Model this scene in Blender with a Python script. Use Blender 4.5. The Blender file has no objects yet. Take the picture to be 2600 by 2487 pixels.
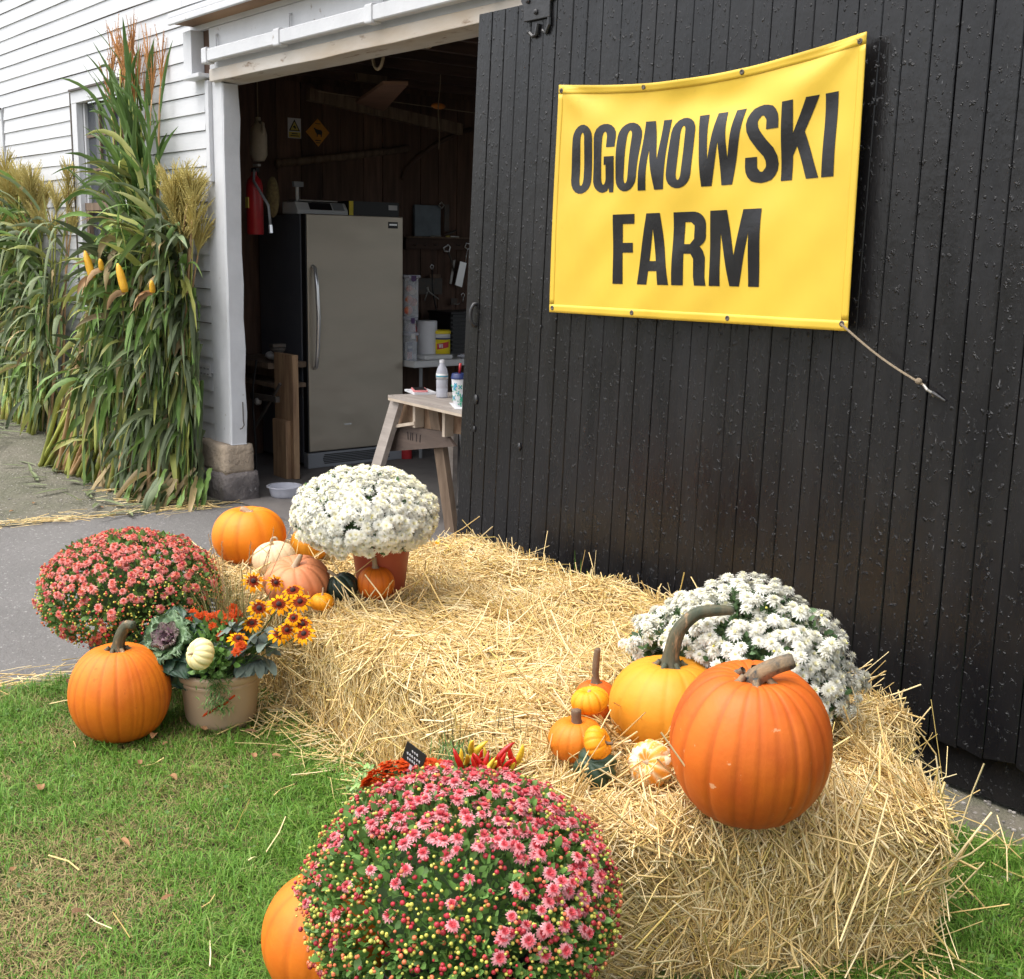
import bpy, bmesh, math, random
import numpy as np
from mathutils import Vector, Matrix, noise as mnoise, geometry as mgeo
random.seed(7); rng = np.random.default_rng(7)
PI = math.pi
scn = bpy.context.scene
COL = scn.collection

# ------------------------------------------------------------------ camera, sky, sun, exposure
CAM = Vector((6.9583, -3.3254, 1.6))
CR = Vector((0.62074, 0.78380, 0.01839)); CU = Vector((-0.16465, 0.10739, 0.98048)); CB = Vector((0.76653, -0.61166, 0.19572))
FPX = 3086.0
camd = bpy.data.cameras.new('camera'); cam = bpy.data.objects.new('camera', camd); COL.objects.link(cam)
cam.matrix_world = Matrix(((CR.x, CU.x, CB.x, CAM.x), (CR.y, CU.y, CB.y, CAM.y), (CR.z, CU.z, CB.z, CAM.z), (0, 0, 0, 1)))
camd.sensor_fit = 'HORIZONTAL'; camd.sensor_width = 36; camd.lens = FPX/2600*36
camd.clip_start = 0.05; camd.clip_end = 500
scn.camera = cam
SUN_EL, SUN_AZ = math.radians(66), math.radians(205)      # azimuth: clockwise from +Y
sun_from = Vector((math.sin(SUN_AZ)*math.cos(SUN_EL), math.cos(SUN_AZ)*math.cos(SUN_EL), math.sin(SUN_EL)))
world = bpy.data.worlds.new('World'); scn.world = world; world.use_nodes = True
wn = world.node_tree; wn.nodes.clear()
wo = wn.nodes.new('ShaderNodeOutputWorld'); wb = wn.nodes.new('ShaderNodeBackground'); ws = wn.nodes.new('ShaderNodeTexSky')
wh = wn.nodes.new('ShaderNodeHueSaturation'); wh.inputs['Saturation'].default_value = 0.36
ws.sky_type = 'NISHITA'; ws.sun_disc = False; ws.sun_elevation = SUN_EL; ws.sun_rotation = SUN_AZ
ws.dust_density = 4.0; ws.air_density = 1.0; ws.ozone_density = 1.0
wb.inputs['Strength'].default_value = 0.15
wn.links.new(ws.outputs[0], wh.inputs['Color']); wn.links.new(wh.outputs[0], wb.inputs['Color']); wn.links.new(wb.outputs[0], wo.inputs['Surface'])
sund = bpy.data.lights.new('sun', 'SUN'); sun = bpy.data.objects.new('sun', sund); COL.objects.link(sun)
sund.energy = 1.4; sund.angle = math.radians(80); sund.color = (1.0, 0.955, 0.89)
sun.rotation_euler = sun_from.to_track_quat('Z', 'Y').to_euler()
scn.view_settings.view_transform = 'Standard'; scn.view_settings.look = 'None'
scn.view_settings.exposure = 1.10; scn.view_settings.gamma = 1.0; scn.view_settings.use_curve_mapping = False

# ------------------------------------------------------------------ helpers
# World frame: X runs along the barn wall (towards the right), Y goes into the barn (outside is negative), Z is up.
def _ray(px, py): return CR*((px-1300)/FPX) - CU*((py-1243.5)/FPX) - CB
def onz(px, py, z=0.0): v = _ray(px, py); return CAM + v*((z-CAM.z)/v.z)      # where a sight line meets the plane z
def ony(px, py, y=0.0): v = _ray(px, py); return CAM + v*((y-CAM.y)/v.y)
def onx(px, py, x=0.0): v = _ray(px, py); return CAM + v*((x-CAM.x)/v.x)
def c(r, g, b):
    f = lambda q: (q/255/12.92) if q/255 <= 0.04045 else ((q/255+0.055)/1.055)**2.4
    return (f(r), f(g), f(b), 1)
def L(r, g, b): return (r, g, b, 1)

class MB:
    def __init__(s): s.v = []; s.f = []
    def add(s, vs, fs):
        o = len(s.v); s.v += [tuple(p) for p in vs]; s.f += [tuple(i+o for i in q) for q in fs]; return s
    def box(s, x0, x1, y0, y1, z0, z1):
        return s.add([(x0,y0,z0),(x1,y0,z0),(x1,y1,z0),(x0,y1,z0),(x0,y0,z1),(x1,y0,z1),(x1,y1,z1),(x0,y1,z1)],
                     [(0,3,2,1),(4,5,6,7),(0,1,5,4),(1,2,6,5),(2,3,7,6),(3,0,4,7)])
    def beam(s, p, q, w, h, up=(0,0,1)):
        p = Vector(p); q = Vector(q); d = (q-p).normalized(); a = d.cross(Vector(up))
        if a.length < 1e-4: a = d.cross(Vector((1,0,0)))
        a.normalize(); b = a.cross(d)
        vs = [e + a*(i*w/2) + b*(j*h/2) for e in (p, q) for i, j in ((-1,-1),(1,-1),(1,1),(-1,1))]
        return s.add(vs, [(0,1,2,3),(7,6,5,4),(0,4,5,1),(1,5,6,2),(2,6,7,3),(3,7,4,0)])
    def prism(s, poly, y0, y1, axis='y'):                       # polygon in XZ (axis y) or YZ (axis x), extruded
        n = len(poly); m = (lambda a, b, t: (a, t, b)) if axis == 'y' else ((lambda a, b, t: (t, a, b)) if axis == 'x' else (lambda a, b, t: (a, b, t)))
        vs = [m(a, b, y0) for a, b in poly] + [m(a, b, y1) for a, b in poly]
        return s.add(vs, [tuple(range(n)), tuple(range(2*n-1, n-1, -1))] + [(i, i+n, (i+1) % n + n, (i+1) % n) for i in range(n)])
    def tube(s, pts, rad, n=8, cap=True, ridge=0, sq=1.0):
        pts = [Vector(p) for p in pts]; k = len(pts); rads = rad if isinstance(rad, (list, tuple)) else [rad]*k
        t0 = (pts[1]-pts[0]).normalized(); a = t0.orthogonal().normalized(); vs = []; fs = []
        for i, p in enumerate(pts):
            t = (pts[min(i+1, k-1)] - pts[max(i-1, 0)]).normalized()
            a = (a - t*a.dot(t)).normalized(); b = t.cross(a)
            for j in range(n):
                th = 2*PI*j/n; r = rads[i]*(1 + (ridge if j % 2 else -ridge))
                vs.append(p + (a*math.cos(th) + b*math.sin(th)*sq)*r)
        for i in range(k-1):
            for j in range(n): fs.append((i*n+j, i*n+(j+1) % n, (i+1)*n+(j+1) % n, (i+1)*n+j))
        if cap: fs += [tuple(range(n-1, -1, -1)), tuple((k-1)*n+j for j in range(n))]
        return s.add(vs, fs)
    def lathe(s, prof, n=28, o=(0,0,0), sx=1, sy=1):
        vs = []; fs = []; k = len(prof)
        for r, z in prof:
            for j in range(n):
                th = 2*PI*j/n; vs.append((o[0]+r*math.cos(th)*sx, o[1]+r*math.sin(th)*sy, o[2]+z))
        for i in range(k-1):
            for j in range(n): fs.append((i*n+j, i*n+(j+1) % n, (i+1)*n+(j+1) % n, (i+1)*n+j))
        if prof[0][0] > 1e-5: fs.append(tuple(range(n-1, -1, -1)))
        if prof[-1][0] > 1e-5: fs.append(tuple((k-1)*n+j for j in range(n)))
        return s.add(vs, fs)
    def ball(s, o, r, n=10, m=7, sc=(1,1,1)):
        pr = [(max(1e-6, r*math.cos(-PI/2+PI*i/m)), r*math.sin(-PI/2+PI*i/m)*sc[2]) for i in range(m+1)]
        return s.lathe(pr, n, o, sc[0], sc[1])
    def mesh(s, name, smooth=False, sharp=None):
        me = bpy.data.meshes.new(name); me.from_pydata(s.v, [], s.f); me.validate(); me.update()
        if smooth:
            me.polygons.foreach_set('use_smooth', [True]*len(me.polygons))
            if sharp: me.set_sharp_from_angle(angle=math.radians(sharp))
        return me
    def build(s, name, mat, parent=None, smooth=False, sharp=None, loc=None, bevel=0):
        return obj(name, s.mesh(name, smooth, sharp), mat, parent, loc, bevel)

def obj(name, me, mat, parent=None, loc=None, bevel=0):
    o = bpy.data.objects.new(name, me); COL.objects.link(o)
    if mat is not None and len(me.materials) == 0: me.materials.append(mat)
    if parent is not None: o.parent = parent
    if loc is not None: o.location = loc
    if bevel:
        m = o.modifiers.new('edge', 'BEVEL'); m.width = bevel; m.segments = 2; m.limit_method = 'ANGLE'; m.harden_normals = False
    return o
def np_mesh(name, V, F, mat, parent=None, smooth=False, kind=None):
    """V (n,3) verts, F (m,k) equal-size faces"""
    me = bpy.data.meshes.new(name); k = F.shape[1]
    me.vertices.add(len(V)); me.vertices.foreach_set('co', V.astype(np.float32).ravel())
    me.loops.add(F.size); me.loops.foreach_set('vertex_index', F.astype(np.int32).ravel())
    me.polygons.add(len(F)); me.polygons.foreach_set('loop_start', np.arange(0, F.size, k, dtype=np.int32))
    try: me.polygons.foreach_set('loop_total', np.full(len(F), k, dtype=np.int32))
    except Exception: pass
    me.update(calc_edges=True)
    if smooth: me.polygons.foreach_set('use_smooth', [True]*len(F))
    o = obj(name, me, mat, parent)
    if kind: o['kind'] = kind
    return o
def thing(name, label, cat, loc=(0,0,0), rz=0.0, group=None):
    o = bpy.data.objects.new(name, None); COL.objects.link(o); o.empty_display_size = 0.1
    o.location = loc; o.rotation_euler = (0, 0, rz); return tag(o, label, cat, group)
def tag(o, label, cat, group=None, kind=None):
    o['label'] = label; o['category'] = cat
    if group: o['group'] = group
    if kind: o['kind'] = kind
    return o
def struct(o): o['kind'] = 'structure'; return o
def copy(o, parent=None, mw=None):
    n = o.copy(); COL.objects.link(n); n.parent = parent
    if mw is not None: n.matrix_local = mw
    return n

# ------------------------------------------------------------------ materials
def mat(name, c1, c2=None, scale=8.0, stretch=(1,1,1), rough=0.6, rough2=None, bump=0.0, bscale=60.0, bstretch=None, bdist=0.004,
        island=0.0, objvar=0.0, hue=0.0, c3=None, s3=40.0, t3=(0.6, 0.72), metal=0.0, spec=0.5, coat=0.0, trans=0.0, alpha=1.0, lo=0.35, hi=0.65,
        attr=None, cattr=None, sss=0.0, detail=5, translucent=0.0, ramp=None, bump2=0.0, b2scale=8.0, blobs=None):
    m = bpy.data.materials.new(name); m.use_nodes = True; N = m.node_tree.nodes; K = m.node_tree.links
    b = N['Principled BSDF']; tc = N.new('ShaderNodeTexCoord')
    def nz(sc, st, det=detail):
        mp = N.new('ShaderNodeMapping'); mp.inputs['Scale'].default_value = st; K.new(tc.outputs['Object'], mp.inputs['Vector'])
        t = N.new('ShaderNodeTexNoise'); t.inputs['Scale'].default_value = sc; t.inputs['Detail'].default_value = det; t.inputs['Roughness'].default_value = 0.6
        K.new(mp.outputs[0], t.inputs['Vector']); return t.outputs['Fac']
    def mixc(fac, a, bb):
        x = N.new('ShaderNodeMix'); x.data_type = 'RGBA'
        for s_, v_ in (('Factor', fac), ('A', a), ('B', bb)):
            k_ = [i for i in x.inputs if i.name == s_ and (i.type == ('VALUE' if s_ == 'Factor' else 'RGBA'))][0]
            if hasattr(v_, 'is_linked') or hasattr(v_, 'links'): K.new(v_, k_)
            else: k_.default_value = v_
        return [o for o in x.outputs if o.type == 'RGBA'][0]
    def mr(v, a, d, e, f):
        x = N.new('ShaderNodeMapRange'); K.new(v, x.inputs['Value'])
        for k_, q in zip(('From Min', 'From Max', 'To Min', 'To Max'), (a, d, e, f)): x.inputs[k_].default_value = q
        return x.outputs['Result']
    if c2 is None: c2 = c1
    col = mixc(mr(nz(scale, stretch), lo, hi, 0, 1), c1, c2)
    if ramp:                                                     # palette picked per island
        g = N.new('ShaderNodeNewGeometry'); r = N.new('ShaderNodeValToRGB'); r.color_ramp.interpolation = 'LINEAR'
        el = r.color_ramp.elements
        while len(el) < len(ramp): el.new(0.5)
        for i, (p_, q_) in enumerate(ramp): el[i].position = p_; el[i].color = q_
        K.new(g.outputs['Random Per Island'], r.inputs[0]); col = mixc(0.82, col, r.outputs[0])
    if cattr:
        a_ = N.new('ShaderNodeAttribute'); a_.attribute_name = cattr; col = mixc(1.0, col, a_.outputs['Color'])
    if c3 is not None: col = mixc(mr(nz(s3, stretch), t3[0], t3[1], 0, 1), col, c3)
    if attr:
        a_ = N.new('ShaderNodeAttribute'); a_.attribute_name = attr[0]; col = mixc(mr(a_.outputs['Fac'], 0, 1, 0, attr[2]), col, attr[1])
    if island or objvar or hue:
        hs = N.new('ShaderNodeHueSaturation'); K.new(col, hs.inputs['Color'])
        if island: g = N.new('ShaderNodeNewGeometry'); src = g.outputs['Random Per Island']; amt = island
        else: g = N.new('ShaderNodeObjectInfo'); src = g.outputs['Random']; amt = objvar
        K.new(mr(src, 0, 1, 1-amt, 1+amt), hs.inputs['Value'])
        if hue:
            w2 = N.new('ShaderNodeTexWhiteNoise'); w2.noise_dimensions = '1D'; K.new(src, w2.inputs['W'])
            K.new(mr(w2.outputs['Value'], 0, 1, 0.5-hue, 0.5+hue), hs.inputs['Hue'])
        col = hs.outputs[0]
    K.new(col, b.inputs['Base Color'])
    if rough2 is not None: K.new(mr(nz(scale*1.7, stretch), lo, hi, rough, rough2), b.inputs['Roughness'])
    else: b.inputs['Roughness'].default_value = rough
    b.inputs['Metallic'].default_value = metal; b.inputs['Specular IOR Level'].default_value = spec
    if coat: b.inputs['Coat Weight'].default_value = coat; b.inputs['Coat Roughness'].default_value = 0.2
    if trans: b.inputs['Transmission Weight'].default_value = trans
    if alpha < 1: b.inputs['Alpha'].default_value = alpha
    if sss: b.inputs['Subsurface Weight'].default_value = sss; b.inputs['Subsurface Radius'].default_value = (0.02, 0.01, 0.004); b.inputs['Subsurface Scale'].default_value = 0.3
    if bump:
        bp = N.new('ShaderNodeBump'); bp.inputs['Strength'].default_value = bump; bp.inputs['Distance'].default_value = bdist
        K.new(nz(bscale, bstretch or stretch, 6), bp.inputs['Height']); last = bp
        if bump2:
            b3 = N.new('ShaderNodeBump'); b3.inputs['Strength'].default_value = bump2; b3.inputs['Distance'].default_value = bdist*4
            K.new(nz(b2scale, (1,1,1), 3), b3.inputs['Height']); K.new(bp.outputs[0], b3.inputs['Normal']); last = b3
        if blobs:                                                # sparse raised drips and chips of thick paint
            b4 = N.new('ShaderNodeBump'); b4.inputs['Strength'].default_value = blobs[1]; b4.inputs['Distance'].default_value = blobs[2]
            K.new(mr(nz(blobs[0], blobs[3], 3), .605, .705, 0, 1), b4.inputs['Height']); K.new(last.outputs[0], b4.inputs['Normal']); last = b4
        K.new(last.outputs[0], b.inputs['Normal'])
    if translucent:
        tr = N.new('ShaderNodeBsdfTranslucent'); K.new(col, tr.inputs['Color']); ms = N.new('ShaderNodeMixShader'); ms.inputs[0].default_value = translucent
        K.new(b.outputs[0], ms.inputs[1]); K.new(tr.outputs[0], ms.inputs[2]); K.new(ms.outputs[0], N['Material Output'].inputs['Surface'])
    return m

m_white = mat('white_paint', L(.64,.65,.67), L(.60,.61,.63), 3, (1,1,1), .55, bump=.35, bscale=90, bstretch=(.15,1,1), c3=L(.42,.40,.37), s3=26, t3=(.70,.80), objvar=.03)
m_white2 = mat('white_trim_paint', L(.64,.65,.67), L(.57,.58,.60), 5, (1,1,1), .5, bump=.4, bscale=50, c3=L(.36,.33,.30), s3=14, t3=(.67,.74))
m_dirtywhite = mat('dirty_white_paint', L(.60,.565,.52), L(.47,.39,.30), 4, (.3,1,1), .65, bump=.3, bscale=40, c3=L(.22,.14,.08), s3=18, t3=(.60,.7))
m_rawwood = mat('bare_wood', L(.33,.20,.11), L(.20,.12,.07), 5, (.3,1,3), .8, bump=.4, bscale=40)
m_black = mat('black_gloss_paint', L(.0065,.0065,.008), L(.012,.0115,.0125), 5, (1,1,.25), .18, .40, bump=.55, bscale=80, bstretch=(1,1,.18), bdist=.0025, c3=L(.13,.13,.135), s3=62, t3=(.70,.75), bump2=.14, b2scale=16, spec=.42, blobs=(64, .75, .005, (1,1,.6)))
m_blackmetal = mat('black_metal', L(.018,.018,.02), L(.03,.03,.032), 20, rough=.4, bump=.4, bscale=60)
m_dark = mat('dark_barn_wood', L(.150,.085,.058), L(.080,.048,.034), 4, (6,6,.6), .85, bump=.6, bscale=30, bstretch=(6,6,.5), objvar=.3)
m_dark2 = mat('dark_joist_wood', L(.10,.060,.044), L(.055,.034,.026), 4, (4,.5,4), .85, bump=.5, bscale=30, objvar=.25)
m_oldwood = mat('weathered_wood', L(.22,.155,.105), L(.12,.08,.052), 6, (4,4,.5), .8, bump=.5, bscale=40, bstretch=(4,4,.5), c3=L(.06,.035,.02), s3=10, t3=(.62,.7))
m_pine = mat('pine_post_wood', L(.42,.27,.15), L(.24,.14,.08), 5, (5,5,.5), .7, bump=.3, bscale=40, bstretch=(5,5,.5), c3=L(.10,.04,.02), s3=9, t3=(.66,.72))
m_ply = mat('plywood', L(.36,.25,.16), L(.17,.09,.05), 7, (3,3,1), .75, bump=.2, bscale=30)
m_plyedge = mat('pale_plywood_edge', L(.55,.46,.36), L(.42,.34,.26), 12, rough=.8)
m_graywood = mat('grey_table_wood', L(.42,.37,.33), L(.30,.26,.23), 5, (.6,4,4), .7, bump=.3, bscale=30)
m_stone = mat('tan_concrete', L(.44,.35,.26), L(.33,.265,.20), 9, rough=.95, bump=.9, bscale=45, bdist=.01, c3=L(.10,.08,.07), s3=38, t3=(.64,.69), bump2=.5, b2scale=9)
m_stone2 = mat('dark_fieldstone', L(.20,.175,.165), L(.10,.088,.088), 10, rough=.9, bump=1.0, bscale=22, bdist=.02, c3=L(.42,.41,.40), s3=9, t3=(.66,.70))
m_asphalt = mat('asphalt', L(.160,.153,.147), L(.135,.129,.124), 1.3, rough=.9, bump=.9, bscale=160, bdist=.006, c3=L(.36,.35,.335), s3=62, t3=(.60,.70), bump2=.4, b2scale=25)
m_apron = mat('mossy_old_asphalt', L(.150,.138,.105), L(.105,.105,.068), 2.6, rough=.95, bump=1.0, bscale=70, bdist=.012, c3=L(.34,.31,.26), s3=48, t3=(.60,.68), bump2=.4, b2scale=18)
m_floor = mat('concrete_floor', L(.17,.155,.145), L(.12,.11,.105), 3, rough=.8, bump=.3, bscale=60, c3=L(.08,.065,.055), s3=14, t3=(.62,.72))
m_soil = mat('lawn_soil', L(.070,.062,.030), L(.11,.085,.045), 7, rough=1, bump=1, bscale=60, bdist=.01)
m_gravel = mat('gravel_strip', L(.20,.175,.14), L(.12,.12,.075), 8, rough=1, bump=1, bscale=90, bdist=.012, c3=L(.45,.42,.40), s3=60, t3=(.62,.66))
m_ground = mat('ground', L(.11,.12,.06), L(.09,.08,.05), 1, rough=1)
m_glass = mat('old_window_glass', L(.035,.042,.055), L(.06,.065,.075), 4, rough=.12, spec=.7)
m_banner = mat('yellow_vinyl_banner', L(.72,.490,.046), L(.67,.44,.040), 3, rough=.45, bump=.14, bscale=420, bdist=.001, c3=L(.50,.33,.035), s3=11, t3=(.68,.80), bump2=.18, b2scale=7)
m_letter = mat('black_vinyl_letter', L(.012,.012,.014), L(.018,.018,.02), 6, rough=.24, bump=.3, bscale=16, bdist=.006, spec=.4)
m_rope = mat('tan_rope', L(.30,.24,.165), L(.20,.15,.10), 200, rough=.9, bump=.6, bscale=300)
m_steel = mat('brushed_steel', L(.50,.44,.36), L(.46,.41,.335), 2, (1,1,3), .30, .40, metal=.72)
m_chrome = mat('polished_steel', L(.80,.80,.80), rough=.28, metal=.8)
m_freezer = mat('freezer_grey', L(.070,.076,.092), L(.085,.09,.105), 6, rough=.5, bump=.15, bscale=200)
m_freezer2 = mat('freezer_base_grey', L(.22,.23,.25), rough=.45)
m_blackp = mat('black_plastic', L(.012,.012,.013), rough=.4)
m_whitep = mat('white_plastic', L(.62,.62,.61), L(.58,.58,.58), 8, rough=.45)
m_greyp = mat('grey_plastic', L(.22,.23,.24), rough=.5)
m_paper = mat('white_paper', L(.72,.72,.74), L(.66,.66,.68), 6, rough=.8)
m_red = mat('red_paint', L(.42,.018,.022), L(.33,.014,.018), 6, rough=.35)
m_yel = mat('yellow_plastic', L(.80,.62,.02), rough=.4)
m_yelsign = mat('yellow_sign', L(.62,.50,.10), rough=.5)
m_orsign = mat('orange_sign', L(.62,.27,.02), rough=.5)
m_navy = mat('navy_plastic', L(.02,.035,.13), rough=.4)
m_cyan = mat('blue_print', L(.06,.20,.48), L(.05,.38,.36), 90, rough=.5)
m_greenp = mat('green_print', L(.06,.36,.22), rough=.5)
m_pink = mat('pink_plastic', L(.72,.26,.26), rough=.5)
m_clear = mat('clear_plastic', L(.80,.83,.87), rough=.18, alpha=.28)
m_clear2 = mat('milky_plastic', L(.62,.63,.70), rough=.25, alpha=.62)
m_steelold = mat('old_steel', L(.46,.45,.42), L(.30,.27,.24), 15, rough=.5, metal=.35)
m_iron = mat('dark_iron', L(.085,.08,.075), L(.12,.095,.075), 20, rough=.65, metal=.3)
m_jug = mat('dusty_jug_plastic', L(.50,.44,.34), L(.35,.30,.23), 8, rough=.6)
m_burlap = mat('burlap', L(.20,.15,.06), L(.12,.09,.04), 60, rough=.95, bump=.8, bscale=200)
m_platemetal = mat('grey_blue_metal', L(.14,.17,.19), L(.10,.12,.135), 8, rough=.5, metal=.3)
m_orangefloat = mat('orange_float', L(.70,.24,.04), L(.50,.17,.03), 10, rough=.6)
m_cardboard = mat('brown_board', L(.26,.14,.09), L(.20,.11,.07), 6, rough=.85)
# ------------------------------------------------------------------ ground
def sheet(name, poly, z, m, sub=0):
    me = bpy.data.meshes.new(name); me.from_pydata([(x, y, z) for x, y in poly], [], [tuple(range(len(poly)))]); me.update()
    if me.polygons[0].normal.z < 0: me.flip_normals()
    return struct(obj(name, me, m))
sheet('ground', [(-160,-160),(160,-160),(160,-.0),(-160,-.0)], -0.012, m_ground)
def jag(p, q, n, a):
    return [(p[0]+(q[0]-p[0])*i/n + random.uniform(-a, a), p[1]+(q[1]-p[1])*i/n + random.uniform(-a, a)) for i in range(n+1)]
edge_in = jag((0.06, 0.0), (-.16, -2.2), 12, .02) + [(-.5, -4), (-.9, -12)]
ap = MB(); nx_, ny_ = 60, 30; V_ = []
for j in range(ny_+1):
    yy = -12*(j/ny_)**2; xe = np.interp(yy, [-12, -4, -2.2, 0], [-.9, -.5, -.16, .06]) + .02*math.sin(j*2.1)
    for i in range(nx_+1):
        xx = xe-40*(i/nx_)**2; ss = lambda t: max(0, min(1, t))**2*(3-2*max(0, min(1, t)))
        V_.append((xx, yy, -.004+.14*ss((-xx-1.7)/1.3)*ss(1+yy/3.2)))
ap.add(V_, [(j*(nx_+1)+i, j*(nx_+1)+i+1, (j+1)*(nx_+1)+i+1, (j+1)*(nx_+1)+i) for j in range(ny_) for i in range(nx_)])
struct(ap.build('old_apron', m_apron, None, smooth=True))
edge_l = jag((2.56, -.6), (2.60, -2.6), 14, .03) + [(2.5, -4), (2.3, -12)]
sheet('driveway', list(edge_in) + list(reversed(edge_l)) + [(2.56, 0.0)], -0.008, m_asphalt)
sheet('lawn_soil', list(edge_l) + [(14, -12), (14, -.30), (6.2, -.33), (5.6, -.30), (5.0, -.30)], -0.004, m_soil)
sheet('gravel_path', [(2.56, 0.0), (2.56, -.6), (5.0, -.30), (5.6, -.30), (6.2, -.33), (14, -.30), (14, 0.0)], -0.002, m_gravel)
fl = MB().box(-1.52, 7.0, 0.0, 5.2, -.10, 0.0).build('floor', m_floor); struct(fl)

# ------------------------------------------------------------------ barn
barn = thing('barn', 'white clapboard barn with dark open interior and bare header beam', 'barn')
WX0, WX1 = -7.5, 7.5
OPEN_R = 2.75; OPEN_T = 2.52
win = [(-2.57, -1.47, 1.150, 2.690), (-5.35, -4.32, 1.150, 2.690)]
wl = MB()
# backing wall laid out as butting blocks round the openings
wl.box(WX0, -5.35, 0.0, .10, .0, 4.4); wl.box(-4.32, -2.57, 0.0, .10, 0, 4.4); wl.box(-1.47, -.03, 0.0, .10, .0, 4.4)
for x0, x1, z0, z1 in win: wl.box(x0, x1, 0, .10, 0, z0); wl.box(x0, x1, 0, .10, z1, 4.4)
wl.box(-.03, OPEN_R, 0.0, .10, OPEN_T+.10, 4.4)
wall = wl.build('wall', m_dark, barn)
MB().box(OPEN_R, WX1, 0.0, .10, .10, 4.4).build('wall', m_black, barn)
# clapboards, one mesh each
def clap(x0, x1, z0, h, t):
    vs = []; n = max(2, int((x1-x0)/.5)); fs = []
    for i in range(n+1):
        x = x0+(x1-x0)*i/n; dz = random.gauss(0, .0012); dy = random.gauss(0, .0007)
        vs += [(x, -.002, z0+dz), (x, -t+dy, z0+dz), (x, -.005, z0+h), (x, -.002, z0+h)]
    for i in range(n):
        for j in range(4):
            a, b = i*4+j, i*4+(j+1) % 4; fs.append((a, a+4, b+4, b))
    fs += [(0,1,2,3), (n*4+3, n*4+2, n*4+1, n*4)]
    o = MB().add(vs, fs).build('clapboard', m_white, wall)
    return o
ROW = .1068; z = .345
rowi = 0
while z < 3.95:
    segs = [(-6.6, -.262)] if z < 2.58 else ([(-6.6, -.392)] if z < 2.84 else [(-6.6, 1.9)])
    for x0, x1, wz0, wz1 in win:
        ns = []
        for a, b in segs:
            if z+ROW > wz0-.045 and z < wz1-.003 and a < x1 and b > x0:
                if a < x0-.02: ns.append((a, x0-.012))
                if b > x1+.02: ns.append((x1+.012, b))
            else: ns.append((a, b))
        segs = ns
    for a, b in segs:
        cuts = [a]; x = a + random.uniform(1.2, 3.4)
        while x < b-.5: cuts.append(x); x += random.uniform(2.2, 3.8)
        cuts.append(b)
        for i in range(len(cuts)-1): clap(cuts[i]+(.0012 if i else 0), cuts[i+1]-.0012, z+random.uniform(-.002, .002), ROW-.003, random.uniform(.013, .016))
    z += ROW; rowi += 1
# corner board, batten, jamb
def part(mb, name, m, bevel=0, parent=None, **k): return mb.build(name, m, parent or barn, bevel=bevel, **k)
part(MB().box(-.26, -.142, -.014, .0, .345, 2.52), 'corner_board', m_white2, .003)
part(MB().box(-.142, -.012, -.020, .0, .350, 2.60), 'door_jamb', m_white2, .006)
part(MB().box(-.192, -.145, -.045, -.0145, 1.955, 2.545), 'batten', m_white2, .004)
jm = MB(); prev = None; ring = []
for i in range(12):
    zz = .352+(2.518-.352)*i/11; wob = random.uniform(-.006, .006)
    ring.append([(-.012, -.0195, zz), (0.0+wob*.6, -.0195+random.uniform(0,.004), zz), (0.004+wob*.5, .085+wob, zz), (-.03, .085+wob, zz)])
vs = [p for r in ring for p in r]; fs = [(0,1,2,3)]
for i in range(11):
    for j in range(4): fs.append((i*4+j, i*4+(j+1) % 4, i*4+4+(j+1) % 4, i*4+4+j))
fs.append((47,46,45,44)); jm.add(vs, fs); part(jm, 'door_jamb', m_white2, .004)
hk = MB().tube([(.012,.055,.62),(.012,.056,.50),(.014,.06,.475),(.016,.045,.455),(.017,.03,.452)], .0035, 6)
part(hk, 'hook', m_iron)
# foundation blocks under the corner
def rock(x0, x1, y0, y1, z0, z1, a, seed, nx=7, ny=5, nz=5):
    bm = bmesh.new(); bmesh.ops.create_cube(bm, size=1); bmesh.ops.subdivide_edges(bm, edges=bm.edges[:], cuts=5, use_grid_fill=True)
    for v in bm.verts:
        p = Vector(v.co); q = Vector((x0+(x1-x0)*(p.x+.5), y0+(y1-y0)*(p.y+.5), z0+(z1-z0)*(p.z+.5)))
        k = sum(1 for w in p if abs(abs(w)-.5) < 1e-4)
        q -= Vector((p.x*(x1-x0), p.y*(y1-y0), p.z*(z1-z0)))*(0.0 if k < 2 else .022*(k-1))
        nn = mnoise.noise_vector(q*9+Vector((seed, 0, 0)))*a + mnoise.noise_vector(q*26+Vector((0, seed, 0)))*a*.5; v.co = q + nn
    me = bpy.data.meshes.new('stone'); bm.to_mesh(me); bm.free(); me.polygons.foreach_set('use_smooth', [True]*len(me.polygons)); return me
obj('foundation_stone', rock(-.40, .012, -.075, .125, .165, .350, .007, 3), m_stone, barn)
obj('foundation_stone', rock(-.36, .030, -.088, .15, -.05, .175, .014, 9), m_stone2, barn)
obj('foundation_stone', rock(-1.1, -.41, -.05, .2, -.05, .33, .014, 14), m_stone2, barn)
x = -1.13
while x > -6.6:
    w_ = random.uniform(.5, .9); obj('foundation_stone', rock(x-w_, x-.02, -.04, .2, -.05, .335, .014, x*7), random.choice([m_stone, m_stone2, m_stone2]), barn); x -= w_
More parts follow.
